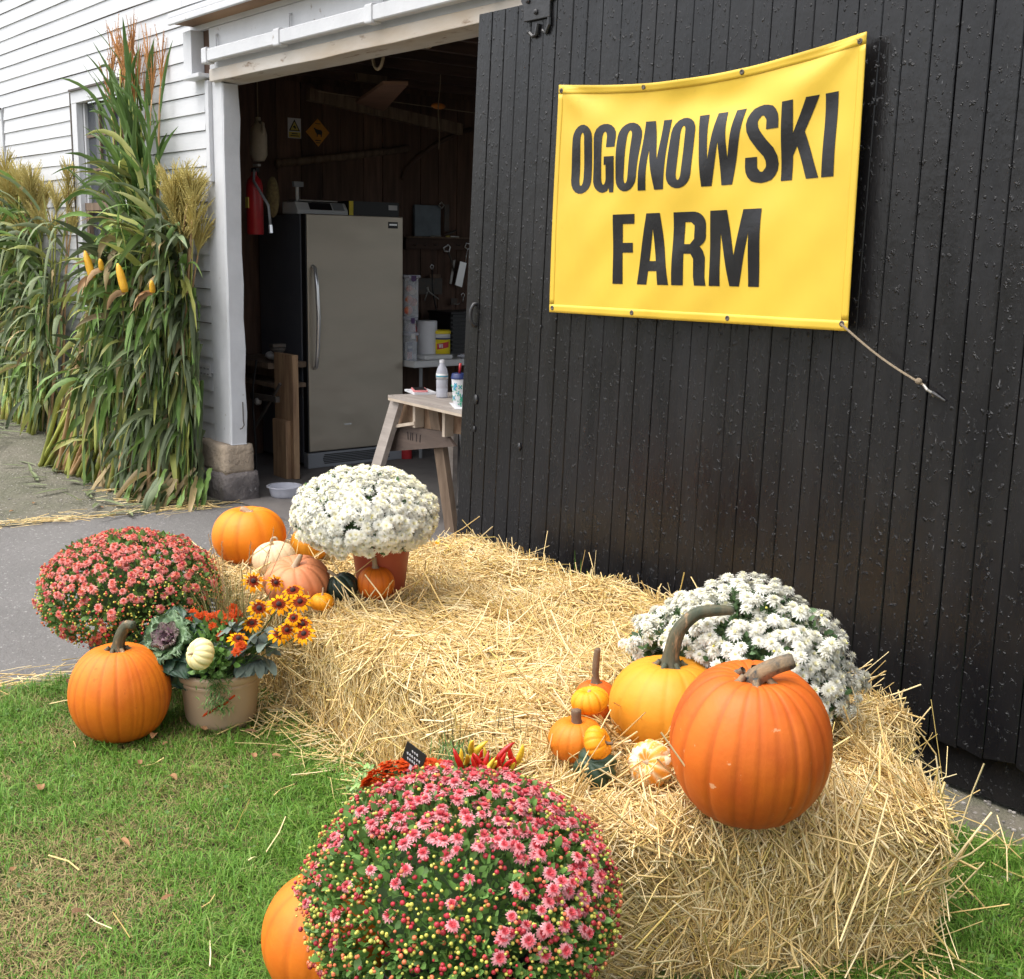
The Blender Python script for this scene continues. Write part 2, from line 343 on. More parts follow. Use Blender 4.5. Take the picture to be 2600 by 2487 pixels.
# header and track hood over the doorway
part(MB().box(-.142, 7.2, -.030, .0, 2.605, 2.84), 'fascia', m_white2, .003)
hb = MB(); n = 22
poly = []
for i in range(n+1):
    x = -.10+(7.2+.10)*i/n; dz = random.uniform(-.006, .006)
    poly.append([(x, -.055, 2.528+dz), (x, -.055, 2.600), (x, .11, 2.600), (x, .11, 2.518+dz*.6)])
vs = [p for r in poly for p in r]; fs = [(3,2,1,0), (n*4, n*4+1, n*4+2, n*4+3)]
for i in range(n):
    for j in range(4): fs.append((i*4+j, i*4+(j+1) % 4, i*4+4+(j+1) % 4, i*4+4+j))
part(hb.add(vs, fs), 'header_beam', m_dirtywhite, .004)
part(MB().box(-.395, 7.2, -.175, -.031, 2.905, 2.935), 'hood_board', m_white2, .004)
part(MB().box(-.395, 7.2, -.178, -.155, 2.868, 2.9045), 'hood_edge', m_white2, .004)
part(MB().box(-.36, 7.2, -.154, -.031, 2.872, 2.9045), 'soffit_board', m_rawwood)
part(MB().box(-.395, 7.2, -.031, -.0, 2.842, 2.935), 'ledger_board', m_white2)
part(MB().box(-.392, -.275, -.085, -.0, 2.585, 2.840), 'end_block', m_white2, .004)
part(MB().box(-.40, -.15, -.10, -.0, 2.560, 2.584), 'end_block_foot', m_white2, .003)
tr = MB(); pr = [(-.062,2.630),(-.104,2.630),(-.110,2.636),(-.110,2.696),(-.104,2.702),(-.062,2.702)]
tr.prism([(y, zz) for y, zz in pr], -.045, 7.2, 'x'); track = part(tr, 'door_track', m_white2, smooth=False)
for xx in (-.035, .86, 1.78, 2.7):
    o = MB().prism([(-.061,2.620),(-.112,2.620),(-.118,2.627),(-.118,2.704),(-.112,2.711),(-.061,2.711)], xx-.032, xx+.032, 'x').build('track_bracket', m_white2, barn, bevel=.004)
    o2 = MB().tube([(xx+.02, -.031, 2.79), (xx+.02, -.045, 2.785), (xx+.02, -.046, 2.72)], .007, 6).build('bracket_rod', m_white2, barn)
# windows
for wi, (x0, x1, z0, z1) in enumerate(win):
    w = MB(); t = .105
    w.box(x0, x0+t, -.028, .02, z0, z1-.10); w.box(x1-t, x1, -.028, .02, z0, z1-.10); w.box(x0, x1, -.030, .02, z1-.10, z1)
    fr = w.build('window', m_white2, barn, bevel=.003)
    MB().box(x0-.02, x1+.02, -.07, .02, z0-.055, z0-.002).build('sill', m_white2, fr, bevel=.004)
    MB().box(x0-.024, x0-.002, -.032, -.018, z0, z1-.016).build('dark_strip', m_iron, fr); MB().box(x0-.002, x1+.02, -.046, -.0305, z1-.014, z1+.001).build('dark_strip', m_iron, fr)  # narrow dark strips along the casing's left edge and top
    zm = z0+.66
    MB().box(x0+t, x1-t, .004, .05, zm, zm+.055).build('meeting_rail', m_oldwood, fr)
    MB().box(x0+t, x0+t+.035, .022, .05, zm+.055, z1-.10).build('sash', m_white2, fr); MB().box(x1-t-.035, x1-t, .022, .05, zm+.055, z1-.10).build('sash', m_white2, fr)
    MB().box(x0+t, x0+t+.05, .010, .05, z0, zm).build('sash', m_oldwood, fr); MB().box(x1-t-.05, x1-t, .010, .05, z0, zm).build('sash', m_oldwood, fr)
    a, b = x0+t+.036, x1-t-.036; cols = [a+(b-a)*k/3 for k in (1, 2)]; rows = [zm+.055+(z1-.10-zm-.055)*k/3 for k in (1, 2)] + [z0+.33]
    for xx in cols: MB().box(xx-.009, xx+.009, .026, .044, z0+.02, zm).build('muntin', m_oldwood, fr); MB().box(xx-.009, xx+.009, .026, .044, zm+.055, z1-.10).build('muntin', m_oldwood, fr)
    for zz in rows:
        xs = [a]+cols+[b]
        for k in range(3): MB().box(xs[k]+.010, xs[k+1]-.010, .027, .043, zz-.009, zz+.009).build('muntin', m_oldwood, fr)
    xs = [a]+cols+[b]; zs = sorted([z0, zm+.03, z1-.10] + rows)
    for k in range(3):
        for q in range(len(zs)-1):
            g = MB().box(xs[k], xs[k+1], .0445, .0475, zs[q]+.001, zs[q+1]-.001).build('pane', m_glass, fr); g.rotation_euler = (0, 0, 0)
# ------------------------------------------------------------------ interior shell
IX = -1.50
lw = MB().box(IX-.12, IX-.02, .10, 5.2, 0, 3.0).build('interior_wall', m_dark, barn)
y = .11
while y < 5.0:
    w_ = random.uniform(.13, .21)
    MB().box(IX-.0195, IX+random.uniform(0, .006), y, y+w_-.006, 0.0, 2.78).build('board', m_dark, lw); y += w_
MB().box(-1.52, .8, 5.0, 5.1, 0, 3.0).box(6.6, 7.0, 5.0, 5.1, 0, 3.0).box(.8, 6.6, 5.0, 5.1, 2.8, 3.0).build('interior_wall', m_dark, barn)   # back wall; its unseen doorway is added to let daylight in
MB().box(7.0, 7.1, .10, .30, 0, 3.0).box(7.0, 7.1, 4.7, 5.1, 0, 3.0).box(7.0, 7.1, .30, 4.7, 2.85, 3.0).build('interior_wall', m_dark, barn)   # unseen end wall, wide doorway added so daylight reaches the freezer
ce = MB().box(-1.62, 7.1, .101, 5.1, 2.98, 3.05).build('ceiling', m_dark, barn)
for k in range(20):
    x = -1.35+k*.42
    MB().box(x, x+.05, .102, 5.0, 2.80, 2.979).build('joist', m_dark2, ce)
for k in range(24):
    y = .11+k*.205
    MB().box(-1.5, 6.98, y, y+.19, 2.9795-.0, 2.9799).build('ceiling_board', m_dark2, ce) if False else None
brace_a = onx(782, 240, -1.2); brace_b = onx(1170, 330, -1.2)
MB().beam(brace_a, brace_b, .06, .085).build('brace', m_oldwood, barn)
roof = MB().box(-7.5, 7.5, -.0, 6, 4.41, 4.5).build('roof', m_dark, barn)

# ------------------------------------------------------------------ sliding door of upright planks
door = thing('sliding_door', 'big black plank sliding door with ragged bottom edge', 'door', (0,0,0))
DY0, DY1 = -.128, -.092
DX0, DX1 = 2.658, 7.0
def lean(s): return max(0.0, .058*(5.1-s)/2.5)
def dbot(x): return .19 - .012*(x-2.6)
MB().box(2.72, DX1, -.088, -.060, .40, 2.50).build('door_frame', m_blackmetal, door)
x = DX0; pi_ = 0
while x < DX1:
    w_ = random.choice([.078, .086, .090, .094, .086, .102]); x1 = x+w_
    zt = 2.545; zb = dbot(x)
    g = random.choice([.0007, .0010, .0018, .0024]); yo = random.uniform(-.0012, .0012); ch = random.choice([.0016, .0022, .0030])
    def prof(xa, xb, zz):
        sh = lambda q: q - lean(q)*(zz-2.0)*-1 if False else q + lean(q)*(zz-2.3)
        a, b = sh(xa)+g, sh(xb)-g
        return [(a, DY1, zz), (a, DY0+yo+ch, zz), (a+ch, DY0+yo, zz), (b-ch, DY0+yo, zz), (b, DY0+yo+ch, zz), (b, DY1, zz)]
    vs = []
    rag = .006 if x < 4.6 else .03
    for zz in (zb, .9, 1.7, zt):
        r = prof(x, x1, zz)
        if zz == zb: r = [(p[0], p[1], p[2]+random.uniform(-rag, rag*.6)) for p in r]
        vs += r
    fs = [(5,4,3,2,1,0), (18,19,20,21,22,23)]
    for i in range(3):
        for j in range(6): fs.append((i*6+j, i*6+(j+1) % 6, i*6+6+(j+1) % 6, i*6+6+j))
    MB().add(vs, fs).build('plank', m_black, door)
    x = x1
# rotten dark sill board behind the door's foot
sb = MB(); n = 30; vs = []
for i in range(n+1):
    xx = 2.75+(7.0-2.75)*i/n
    vs += [(xx, -.058, .02), (xx, -.096+random.uniform(-.006, .006), .006+random.uniform(0, .015)), (xx, -.086+random.uniform(-.004,.004), .27), (xx, -.058, .27)]
fs = [(0,1,2,3), (n*4+3, n*4+2, n*4+1, n*4)]
for i in range(n):
    for j in range(4): fs.append((i*4+j, i*4+4+j, i*4+4+(j+1) % 4, i*4+(j+1) % 4))
part(sb.add(vs, fs), 'sill_board', m_black)
# hanger plate
hx = ony(1365, 25, -.14)
hg = MB().prism([(hx.x-.085,2.475),(hx.x+.075,2.475),(hx.x+.075,2.53),(hx.x+.10,2.55),(hx.x+.07,2.60),(hx.x-.09,2.60),(hx.x-.105,2.555),(hx.x-.085,2.53)], -.142, -.1305).build('hanger', m_blackmetal, door, bevel=.003)
for dx, dz in ((-.055, .075), (.05, .085), (-.005, .028), (-.005,.10)):
    MB().lathe([(0,0),(.011,0),(.011,.006),(.006,.011),(0,.012)], 8).build('bolt', m_blackmetal, hg).matrix_local = Matrix.Translation((hx.x+dx, -.142, 2.475+dz)) @ Matrix.Rotation(PI/2, 4, 'X')
MB().tube([(hx.x-.05,-.137,2.43),(hx.x-.03,-.137,2.415),(hx.x-.01,-.137,2.42),(hx.x,-.137,2.46)], .008, 6).build('hanger_hook', m_blackmetal, hg)
MB().tube([(hx.x+.03,-.137,2.43),(hx.x+.05,-.137,2.42),(hx.x+.07,-.137,2.45),(hx.x+.07,-.137,2.475)], .008, 6).build('hanger_hook', m_blackmetal, hg)
# pull handle at the edge of the door
h0 = ony(1188, 872, -.13)
MB().tube([(h0.x+.058,-.118,1.355),(h0.x+.052,-.140,1.352),(h0.x+.047,-.150,1.33),(h0.x+.046,-.152,1.305),(h0.x+.047,-.150,1.28),(h0.x+.052,-.140,1.262),(h0.x+.058,-.118,1.258)], [.009,.009,.008,.008,.008,.009,.009], 8).build('handle', m_blackmetal, door, smooth=True)
for px, py, r in ((1318, 1135, .014), (1208, 1015, .018), (1204, 1090, .011), (1373, 830, .005)):
    p = ony(px, py, -.131); MB().lathe([(0, -.0), (r*.7, 0), (r, -.0025), (r*1.25, -.001), (r*1.25, .002)], 10).build('knot_hole', m_blackmetal, door, smooth=True).matrix_local = Matrix.Translation(p) @ Matrix.Rotation(PI/2, 4, 'X') @ Matrix.Diagonal((.6, 1, 1, 1))

# ------------------------------------------------------------------ banner
banner = None
BY = -.165
TL, TR, BR, BL = (ony(1420, 216, BY), ony(2212, 83, BY), ony(2163, 841, BY), ony(1396, 793, BY))
def bsurf(a, v, off=0.0):                   # a across 0..1, v up 0..1
    top = TL.lerp(TR, a); bot = BL.lerp(BR, a); p = bot.lerp(top, v)
    sag = .052*math.sin(PI*a)*max(0, v)**3; p.z -= sag
    p.x += -.004*math.sin(PI*v)*(1-a)
    bul = .013*math.sin(PI*a)*math.sin(PI*min(1, v*.9+.05))
    d1 = math.hypot(a, 1-v); d2 = math.hypot(1-a, 1-v)
    wr = .017*min(1, a*6)*math.exp(-d1*2.6)*math.sin(math.atan2(1-v, a+1e-4)*5.5) + .018*min(1, (1-a)*6)*math.exp(-d2*2.4)*math.sin(math.atan2(1-v, 1-a+1e-4)*6.0+.5)
    wr += .010*math.exp(-((v-.88)/.10)**2)*math.sin(PI*a)
    wr += (.0022*math.sin(a*21+v*7) + .0026*math.sin(v*13-a*9+1) + .002*math.sin(a*11+18*v*v) + .0016*math.sin(a*34-v*23))*math.sin(PI*a)**.5
    p.y += -bul + wr - off - .02*a
    return p
bm_ = MB(); nu, nv = 72, 46
vs = [bsurf(i/nu, j/nv) for j in range(nv+1) for i in range(nu+1)]
fs = [(j*(nu+1)+i, j*(nu+1)+i+1, (j+1)*(nu+1)+i+1, (j+1)*(nu+1)+i) for j in range(nv) for i in range(nu)]
banner = bm_.add(vs, fs).build('banner', m_banner, None, smooth=True)
tag(banner, 'yellow vinyl banner with black OGONOWSKI FARM lettering on black door', 'banner')
m_ = banner.modifiers.new('thick', 'SOLIDIFY'); m_.thickness = .0015; m_.offset = 1
def strip(a0, a1, v0, v1, na, nv_, off):
    vs = [bsurf(a0+(a1-a0)*i/na, v0+(v1-v0)*j/nv_, off) for j in range(nv_+1) for i in range(na+1)]
    return vs, [(j*(na+1)+i, j*(na+1)+i+1, (j+1)*(na+1)+i+1, (j+1)*(na+1)+i) for j in range(nv_) for i in range(na)]
for q in ((0, 1, .962, 1, 72, 3), (0, 1, 0, .036, 72, 3), (0, .018, .038, .960, 3, 44), (.982, 1, .038, .960, 3, 44)):
    hm = MB().add(*strip(*q, .0028)).build('hem', m_banner, banner, smooth=True); mm = hm.modifiers.new('thick', 'SOLIDIFY'); mm.thickness = .0014; mm.offset = -1
def inv_b(P):
    a, v = .5, .5
    for _ in range(25):
        q = bsurf(a, v); e = 1e-3; qa = (bsurf(a+e, v)-q)/e; qv = (bsurf(a, v+e)-q)/e
        dx, dz = P.x-q.x, P.z-q.z; D = qa.x*qv.z-qa.z*qv.x
        a += (dx*qv.z-dz*qv.x)/D; v += (qa.x*dz-qa.z*dx)/D
    return a, v
def arc(cx, cy, rx, ry, a0, a1, n=9): return [(cx+rx*math.cos(math.radians(a0+(a1-a0)*i/n)), cy+ry*math.sin(math.radians(a0+(a1-a0)*i/n))) for i in range(n+1)]
def ringO(w, t=.172, ti=.115, R=None):
    rx = w/2; ry = .20; ix = w/2-t; iy = .10
    o = arc(rx, 1-ry, rx, ry, 0, 180) + arc(rx, ry, rx, ry, 180, 360)
    h = arc(rx, 1-ti-iy, ix, iy, 0, 180) + arc(rx, ti+iy, ix, iy, 180, 360)
    return [o, h], w
def letG(w=.44, t=.172, ti=.115):
    rx = w/2; ry = .2; ix = w/2-t; iy = .10
    o = [(w, .655)] + arc(rx, 1-ry, rx, ry, 0, 180) + arc(rx, ry, rx, ry, 180, 270) + [(w*.68, .02), (w*.76, .07), (w*.80, 0), (w, 0), (w, .52), (w*.52, .52), (w*.52, .40), (w-t, .40)]
    o += list(reversed(arc(rx, ti+iy, ix, iy, 180, 360))) + list(reversed(arc(rx, 1-ti-iy, ix, iy, 0, 180))) + [(w-t, .655)]
    return [o], w
def letS(w=.47, t=.172):
    cl = arc(w/2, .78, w/2-t/2, .155, 0, 180, 10) + [(t/2+.012, .70)] 
    cl = [(w-t/2, .675)] + cl + [(t/2+.05, .62), (w*.5, .49), (w-t/2-.05, .38), (w-t/2-.012, .30)] + list(arc(w/2, .22, w/2-t/2, .155, 360, 180, 10)) + [(t/2, .335)]
    lft, rgt = [], []
    for i, p in enumerate(cl):
        a = cl[max(0, i-1)]; b = cl[min(len(cl)-1, i+1)]; d = Vector((b[0]-a[0], b[1]-a[1])).normalized(); nn = Vector((-d.y, d.x))*(t/2)
        tt = 0.83 if abs(nn.y) > abs(nn.x)*1.6 else 1.0
        lft.append((p[0]+nn.x, p[1]+nn.y*tt)); rgt.append((p[0]-nn.x, p[1]-nn.y*tt))
    return [lft + rgt[::-1]], w
LET = {'O': lambda: ringO(.43), 'G': letG, 'S': letS,
 'N': lambda: ([[(0,0),(0,1),(.165,1),(.31,.42),(.31,1),(.45,1),(.45,0),(.295,0),(.14,.58),(.14,0)]], .45),
 'W': lambda: ([[(0,1),(.155,1),(.225,.36),(.30,1),(.455,1),(.53,.36),(.60,1),(.755,1),(.62,0),(.455,0),(.378,.60),(.30,0),(.135,0)]], .755),
 'K': lambda: ([[(0,0),(0,1),(.16,1),(.16,.58),(.335,1),(.505,1),(.315,.585),(.54,0),(.365,0),(.215,.415),(.16,.30),(.16,0)]], .54),
 'I': lambda: ([[(0,0),(0,1),(.165,1),(.165,0)]], .165),
 'F': lambda: ([[(0,0),(0,1),(.36,1),(.36,.86),(.165,.86),(.165,.59),(.34,.59),(.34,.45),(.165,.45),(.165,0)]], .36),
 'A': lambda: ([[(0,0),(.15,1),(.36,1),(.51,0),(.345,0),(.325,.19),(.185,.19),(.165,0)], [(.203,.33),(.307,.33),(.255,.78)]], .51),
 'R': lambda: ([[(0,0),(0,1),(.27,1)]+arc(.27,.82,.20,.18,80,0,6)+arc(.27,.66,.20,.16,0,-55,5)+[(.43,.47),(.46,.38),(.465,.12),(.485,0),(.325,0),(.305,.12),(.30,.36),(.26,.43),(.165,.43),(.165,0)],
     [(.165+.0005,.86),(.25,.86),(.305,.81),(.305,.63),(.25,.56),(.165+.0005,.56)]], .485),
 'M': lambda: ([[(0,0),(0,1),(.23,1),(.335,.40),(.44,1),(.67,1),(.67,0),(.525,0),(.525,.70),(.40,0),(.275,0),(.145,.70),(.145,0)]], .67)}
def word(txt, pTL, pTR, pBR, pBL, gap):
    cor = [inv_b(ony(p[0], p[1], BY)) for p in (pTL, pTR, pBR, pBL)]
    tot = sum(LET[ch]()[1] for ch in txt) + gap*(len(txt)-1); x = 0
    for ch in txt:
        loops, w = LET[ch](); flat = [p for lp in loops for p in lp]
        tris = mgeo.tessellate_polygon([[Vector((p[0], p[1], 0)) for p in lp] for lp in loops])
        bm = bmesh.new(); bv = [bm.verts.new((p[0], p[1], 0)) for p in flat]
        for t in tris:
            try: bm.faces.new([bv[i] for i in t])
            except ValueError: pass
        for k in range(1, 12):
            g = bm.verts[:]+bm.edges[:]+bm.faces[:]; bmesh.ops.bisect_plane(bm, geom=g, plane_co=(0, k/12, 0), plane_no=(0, 1, 0), dist=1e-5)
            if k/12 < w: g = bm.verts[:]+bm.edges[:]+bm.faces[:]; bmesh.ops.bisect_plane(bm, geom=g, plane_co=(k/12, 0, 0), plane_no=(1, 0, 0), dist=1e-5)
        for v in bm.verts:
            uu = (x+v.co.x)/tot; vv = v.co.y
            a = (cor[3][0]*(1-uu)+cor[2][0]*uu)*(1-vv) + (cor[0][0]*(1-uu)+cor[1][0]*uu)*vv
            b = (cor[3][1]*(1-uu)+cor[2][1]*uu)*(1-vv) + (cor[0][1]*(1-uu)+cor[1][1]*uu)*vv
            v.co = bsurf(a, b, .0030)
        bmesh.ops.recalc_face_normals(bm, faces=bm.faces[:])
        for f_ in bm.faces:
            if f_.normal.y > 0: f_.normal_flip()
        me = bpy.data.meshes.new('letter'); bm.to_mesh(me); bm.free(); me.polygons.foreach_set('use_smooth', [True]*len(me.polygons))
        obj('letter', me, m_letter, banner); x += w+gap
word('OGONOWSKI', (1457, 318), (2138, 233), (2128, 449), (1450, 494), .038)
word('FARM', (1566, 546), (1947, 530), (1937, 729), (1561, 721), .045)
for a, v in ((.012,.975),(.33,.985),(.655,.985),(.985,.975),(.012,.02),(.335,.02),(.655,.02),(.985,.025)):
    p = bsurf(a, v, .0035); g = MB()
    g.lathe([(.004,0),(.005,.0015),(.0085,.0015),(.0095,0),(.0095,-.001)], 12).build('grommet', m_iron, banner, smooth=True).matrix_local = Matrix.Translation(p) @ Matrix.Rotation(PI/2, 4, 'X')
for a, dx, dz in ((.012, -.045, .03), (.985, -.05, .035), (.33,-.02,.02), (.655,.015,.02)):
    p = bsurf(a, .975, .008); MB().tube([p, p+Vector((dx*.5, .012, dz*.4)), (p.x+dx, -.128, p.z+dz)], .0022, 5).build('wire_tie', m_iron, banner)
p = bsurf(.985, .025, .008); q = ony(2345, 978, -.14)
rp = MB().tube([p+(q-p)*t+Vector((0, 0, -.012*math.sin(PI*t))) for t in [i/10 for i in range(11)]], .0036, 7, ridge=.12).build('rope', m_rope)
tag(rp, 'short tan rope tied to lower right banner corner', 'rope')
MB().ball(q+Vector((-.015, -.004, .01)), .0095, 8, 6, (1.2, 1, 1)).build('knot', m_rope, rp)
MB().tube([q+Vector((0,0,0)), q+Vector((.02,-.01,-.012)), q+Vector((.035,0,-.022)), q+Vector((.03,.008,-.03))], .004, 6).build('hook', m_steelold, rp)
MB().tube([q+Vector((.03,.0,-.02)), q+Vector((.07,.008,-.04))], [.007,.003], 6).build('staple', m_blackmetal, rp)
# ------------------------------------------------------------------ straw
STRAW = [(0, L(.58,.39,.135)), (.16, L(.75,.53,.215)), (.40, L(.82,.61,.275)), (.64, L(.88,.70,.38)), (.84, L(.91,.78,.50)), (.94, L(.76,.58,.17)), (1, L(.58,.42,.14))]
m_straw = mat('straw_stalk', L(.62,.44,.18), L(.72,.54,.26), 6, rough=.5, ramp=STRAW, spec=.35)
m_strawcore = mat('packed_straw', L(.66,.46,.18), L(.46,.31,.11), 9, (1,1,1), rough=.9, bump=1, bscale=60, bdist=.02, c3=L(.62,.46,.21), s3=26, t3=(.55,.62))
def lump(P, seed=0.0):
    x, y, z = P[:,0], P[:,1], P[:,2]
    return .62*(.016*np.sin(x*7.3+y*4.1+seed)+.013*np.sin(y*11.7-x*3.0+z*6+seed*2)+.010*np.sin(x*17+z*13+seed)+.007*np.sin(y*23+x*9+z*19))
def norml(v): return v/np.maximum(np.linalg.norm(v, axis=1, keepdims=True), 1e-9)
def strand_arrays(c_, t_, l_, w_, bend):
    n = len(c_); a = norml(np.cross(t_, rng.normal(size=(n, 3)))); b = np.cross(t_, a)
    V = np.empty((n, 9, 3)); k = 0
    for s_, bb in ((-.5, 0), (0, 1), (.5, 0)):
        ce = c_ + t_*(l_*s_)[:,None] + bend*bb
        for j in range(3):
            th = 2*PI*j/3; V[:,k] = ce + (a*math.cos(th)+b*math.sin(th))*(w_/2)[:,None]; k += 1
    q = [(i*3+j, i*3+(j+1) % 3, i*3+3+(j+1) % 3, i*3+3+j) for i in range(2) for j in range(3)]
    F = (np.array(q)[None] + (np.arange(n)*9)[:,None,None]).reshape(-1, 4)
    return V.reshape(-1, 3), F
def bale(label, cx_, cy_, lx, ly, h, rz, n, seed, bias_top=(1,.2,0), bias_side=(.15,.1,-1), stick=.05, r=.052, shag=1.0, tilt=0.0):
    root = thing('straw_bale', label, 'straw bale', (cx_, cy_, 0), rz, 'straw bales stacked as a display platform')
    hx, hy = lx/2, ly/2
    # packed core
    bm = bmesh.new(); bmesh.ops.create_cube(bm, size=1); bmesh.ops.subdivide_edges(bm, edges=bm.edges[:], cuts=9, use_grid_fill=True)
    vs = np.array([v.co[:] for v in bm.verts]); P = vs*np.array([lx, ly, h]) + np.array([0, 0, h/2])
    inner = np.clip(P, [-hx+r, -hy+r, -.1], [hx-r, hy-r, h-r]); nn = norml(P-inner); P2 = inner + nn*r + nn*lump(P, seed)[:,None] - nn*.012
    P2[:,2] = np.maximum(P2[:,2] + tilt*P[:,0], 0.0)
    for v, p in zip(bm.verts, P2): v.co = p
    me = bpy.data.meshes.new('bale_core'); bm.to_mesh(me); bm.free(); me.polygons.foreach_set('use_smooth', [True]*len(me.polygons)); obj('bale_core', me, m_strawcore, root)
    ar = np.array([lx*ly*1.25, lx*h, lx*h, ly*h, ly*h]); fc = rng.choice(5, n, p=ar/ar.sum())
    uu = rng.uniform(-1, 1, (n, 2)); P = np.zeros((n, 3))
    for f_, (ax, s_) in enumerate(((2,1),(1,-1),(1,1),(0,-1),(0,1))):
        k = fc == f_
        if ax == 2: P[k] = np.stack([uu[k,0]*hx, uu[k,1]*hy, np.full(k.sum(), h)], 1)
        elif ax == 1: P[k] = np.stack([uu[k,0]*hx, np.full(k.sum(), s_*hy), (uu[k,1]+1)/2*h], 1)
        else: P[k] = np.stack([np.full(k.sum(), s_*hx), uu[k,0]*hy, (uu[k,1]+1)/2*h], 1)
    inner = np.clip(P, [-hx+r, -hy+r, -.1], [hx-r, hy-r, h-r]); nn = norml(P-inner)
    B = np.where((fc == 0)[:,None], np.array(bias_top), np.array(bias_side))
    cl = np.stack([np.sin(P[:,0]*9+seed)+np.sin(P[:,1]*13+P[:,2]*5), np.cos(P[:,1]*10+seed*2)+np.sin(P[:,0]*7), np.sin(P[:,0]*11+P[:,2]*9+seed)], 1)*.45
    t = rng.normal(size=(n, 3))*.38 + B*rng.choice([-1, 1], n)[:,None]*.80 + cl*1.25
    t = norml(t - nn*(t*nn).sum(1)[:,None]); lift = rng.normal(0, .075, n); st = rng.random(n) < stick; lift[st] = rng.uniform(.25, 1.1, st.sum())
    t = norml(t + nn*lift[:,None])
    l_ = (.045+.16*rng.random(n)**1.5)*shag; l_[rng.random(n) < .05] *= 1.5; w_ = .0018+.0040*rng.random(n)**1.4; w_[rng.random(n) < .07] *= 1.5
    off = np.abs(rng.normal(0, .008, n)) + np.maximum(lift, 0)*l_*.45
    c_ = inner + nn*(r + lump(P, seed) + off)[:,None]; c_[:,2] += tilt*P[:,0]
    bend = rng.normal(0, 1, (n, 3))*(l_*.05)[:,None]
    V, F = strand_arrays(c_, t, l_, w_, bend); V[:,2] = np.where(V[:,2] < .004, .004+np.abs(V[:,2])*.1, V[:,2])
    np_mesh('straw', V, F, m_straw, root, kind='stuff'); return root
bale('straw bale under the cream and pale pink pumpkins', 3.05, -1.14, .96, .56, .375, .03, 11000, 1.0, (1,.1,0))
bale('back straw bale ridge beside left edge of black door', 3.36, -.58, .98, .50, .375, -.03, 11000, 2.3, (1,-.3,0), stick=.022)
bale('middle straw bale with bare top in the front row', 4.03, -1.13, 1.02, .60, .365, .02, 17000, 3.1, (1,.15,0))
bale('back middle straw bale against black door beside right white mum', 4.30, -.54, .98, .48, .375, .02, 13000, 4.7, (.9,-.4,0), stick=.022)
bale('straw bale under the small gourds left of big pumpkin', 4.77, -1.24, .50, .64, .365, -.02, 10000, 5.9, (.6,.8,0))
bale('straw bale holding white mum by the door', 4.93, -.70, .50, .42, .37, -.10, 8000, 6.6, (.8,.5,0), stick=.06)
bale('shaggy end straw bale under the biggest orange pumpkin', 5.175, -1.225, .84, .46, .372, math.radians(61.6), 26000, 7.7, (.8,.6,0), (.1,.1,-1), stick=.05, shag=1.1)
# loose straw that has fallen round the bales and on the lawn and the drive
def loose(name, label, pts, l_rng, w_rng, zs, lift=.12, cat=None, bias=None):
    n = len(pts); t = rng.normal(size=(n, 3)); t[:,2] *= lift
    if bias is not None: t = t*.5 + np.array(bias)*rng.choice([-1, 1], n)[:,None]
    t = norml(t); l_ = rng.uniform(*l_rng, n); w_ = rng.uniform(*w_rng, n)
    c_ = np.column_stack([pts, np.full(n, 0.0)]); c_[:,2] = zs + np.abs(t[:,2])*l_*.5 + rng.uniform(0, .012, n)
    V, F = strand_arrays(c_, t, l_, w_, rng.normal(0, 1, (n, 3))*(l_*.04)[:,None]); V[:,2] = np.maximum(V[:,2], .003)
    o = np_mesh(name, V, F, m_straw, None, kind='stuff'); o['label'] = label; return o
f1 = np.column_stack([rng.uniform(3.1, 4.8, 900), -1.44-np.abs(rng.normal(0, .07, 900))])
e5 = rng.random((1500, 1)); e5 = e5[:130]; f2 = np.array([5.20,-1.70])*(1-e5) + np.array([5.62,-.93])*e5 + np.array([.88,-.475])*np.abs(rng.normal(0, .06, (130, 1)))
f3 = np.column_stack([rng.uniform(5.1, 5.5, 70), rng.uniform(-.75, -.30, 70)])
loose('loose_straw', 'loose yellow straw lying on ground around the bales', np.vstack([f1, f2, f3]), (.05, .20), (.002, .0048), .008, .22)
f4 = np.column_stack([rng.uniform(2.65, 5.2, 70), rng.uniform(-3.0, -1.5, 70)])
loose('scattered_straw', 'single pale straws scattered over the lawn', f4, (.03, .14), (.002, .0055), .020, .12)
k = rng.random((210, 1))**1.4; f5 = np.array([-.14,-1.9])*(1-k) + np.array([.08,-.15])*k + rng.normal(0, 1, (210, 2))*np.array([.05,.08])
k2 = rng.random((150, 1)); f6 = np.array([2.52,-2.7])*(1-k2)+np.array([2.56,-1.5])*k2 + rng.normal(0, 1, (150, 2))*np.array([.07,.08])
f7 = np.column_stack([rng.normal(-.35, .25, 160), rng.normal(-.40, .12, 160)])
loose('windblown_straw', 'thin line of dry straw along the edge of the driveway', np.vstack([f5, f6, f7]), (.05, .2), (.002, .005), .002, .06, bias=(.1, 1, 0))

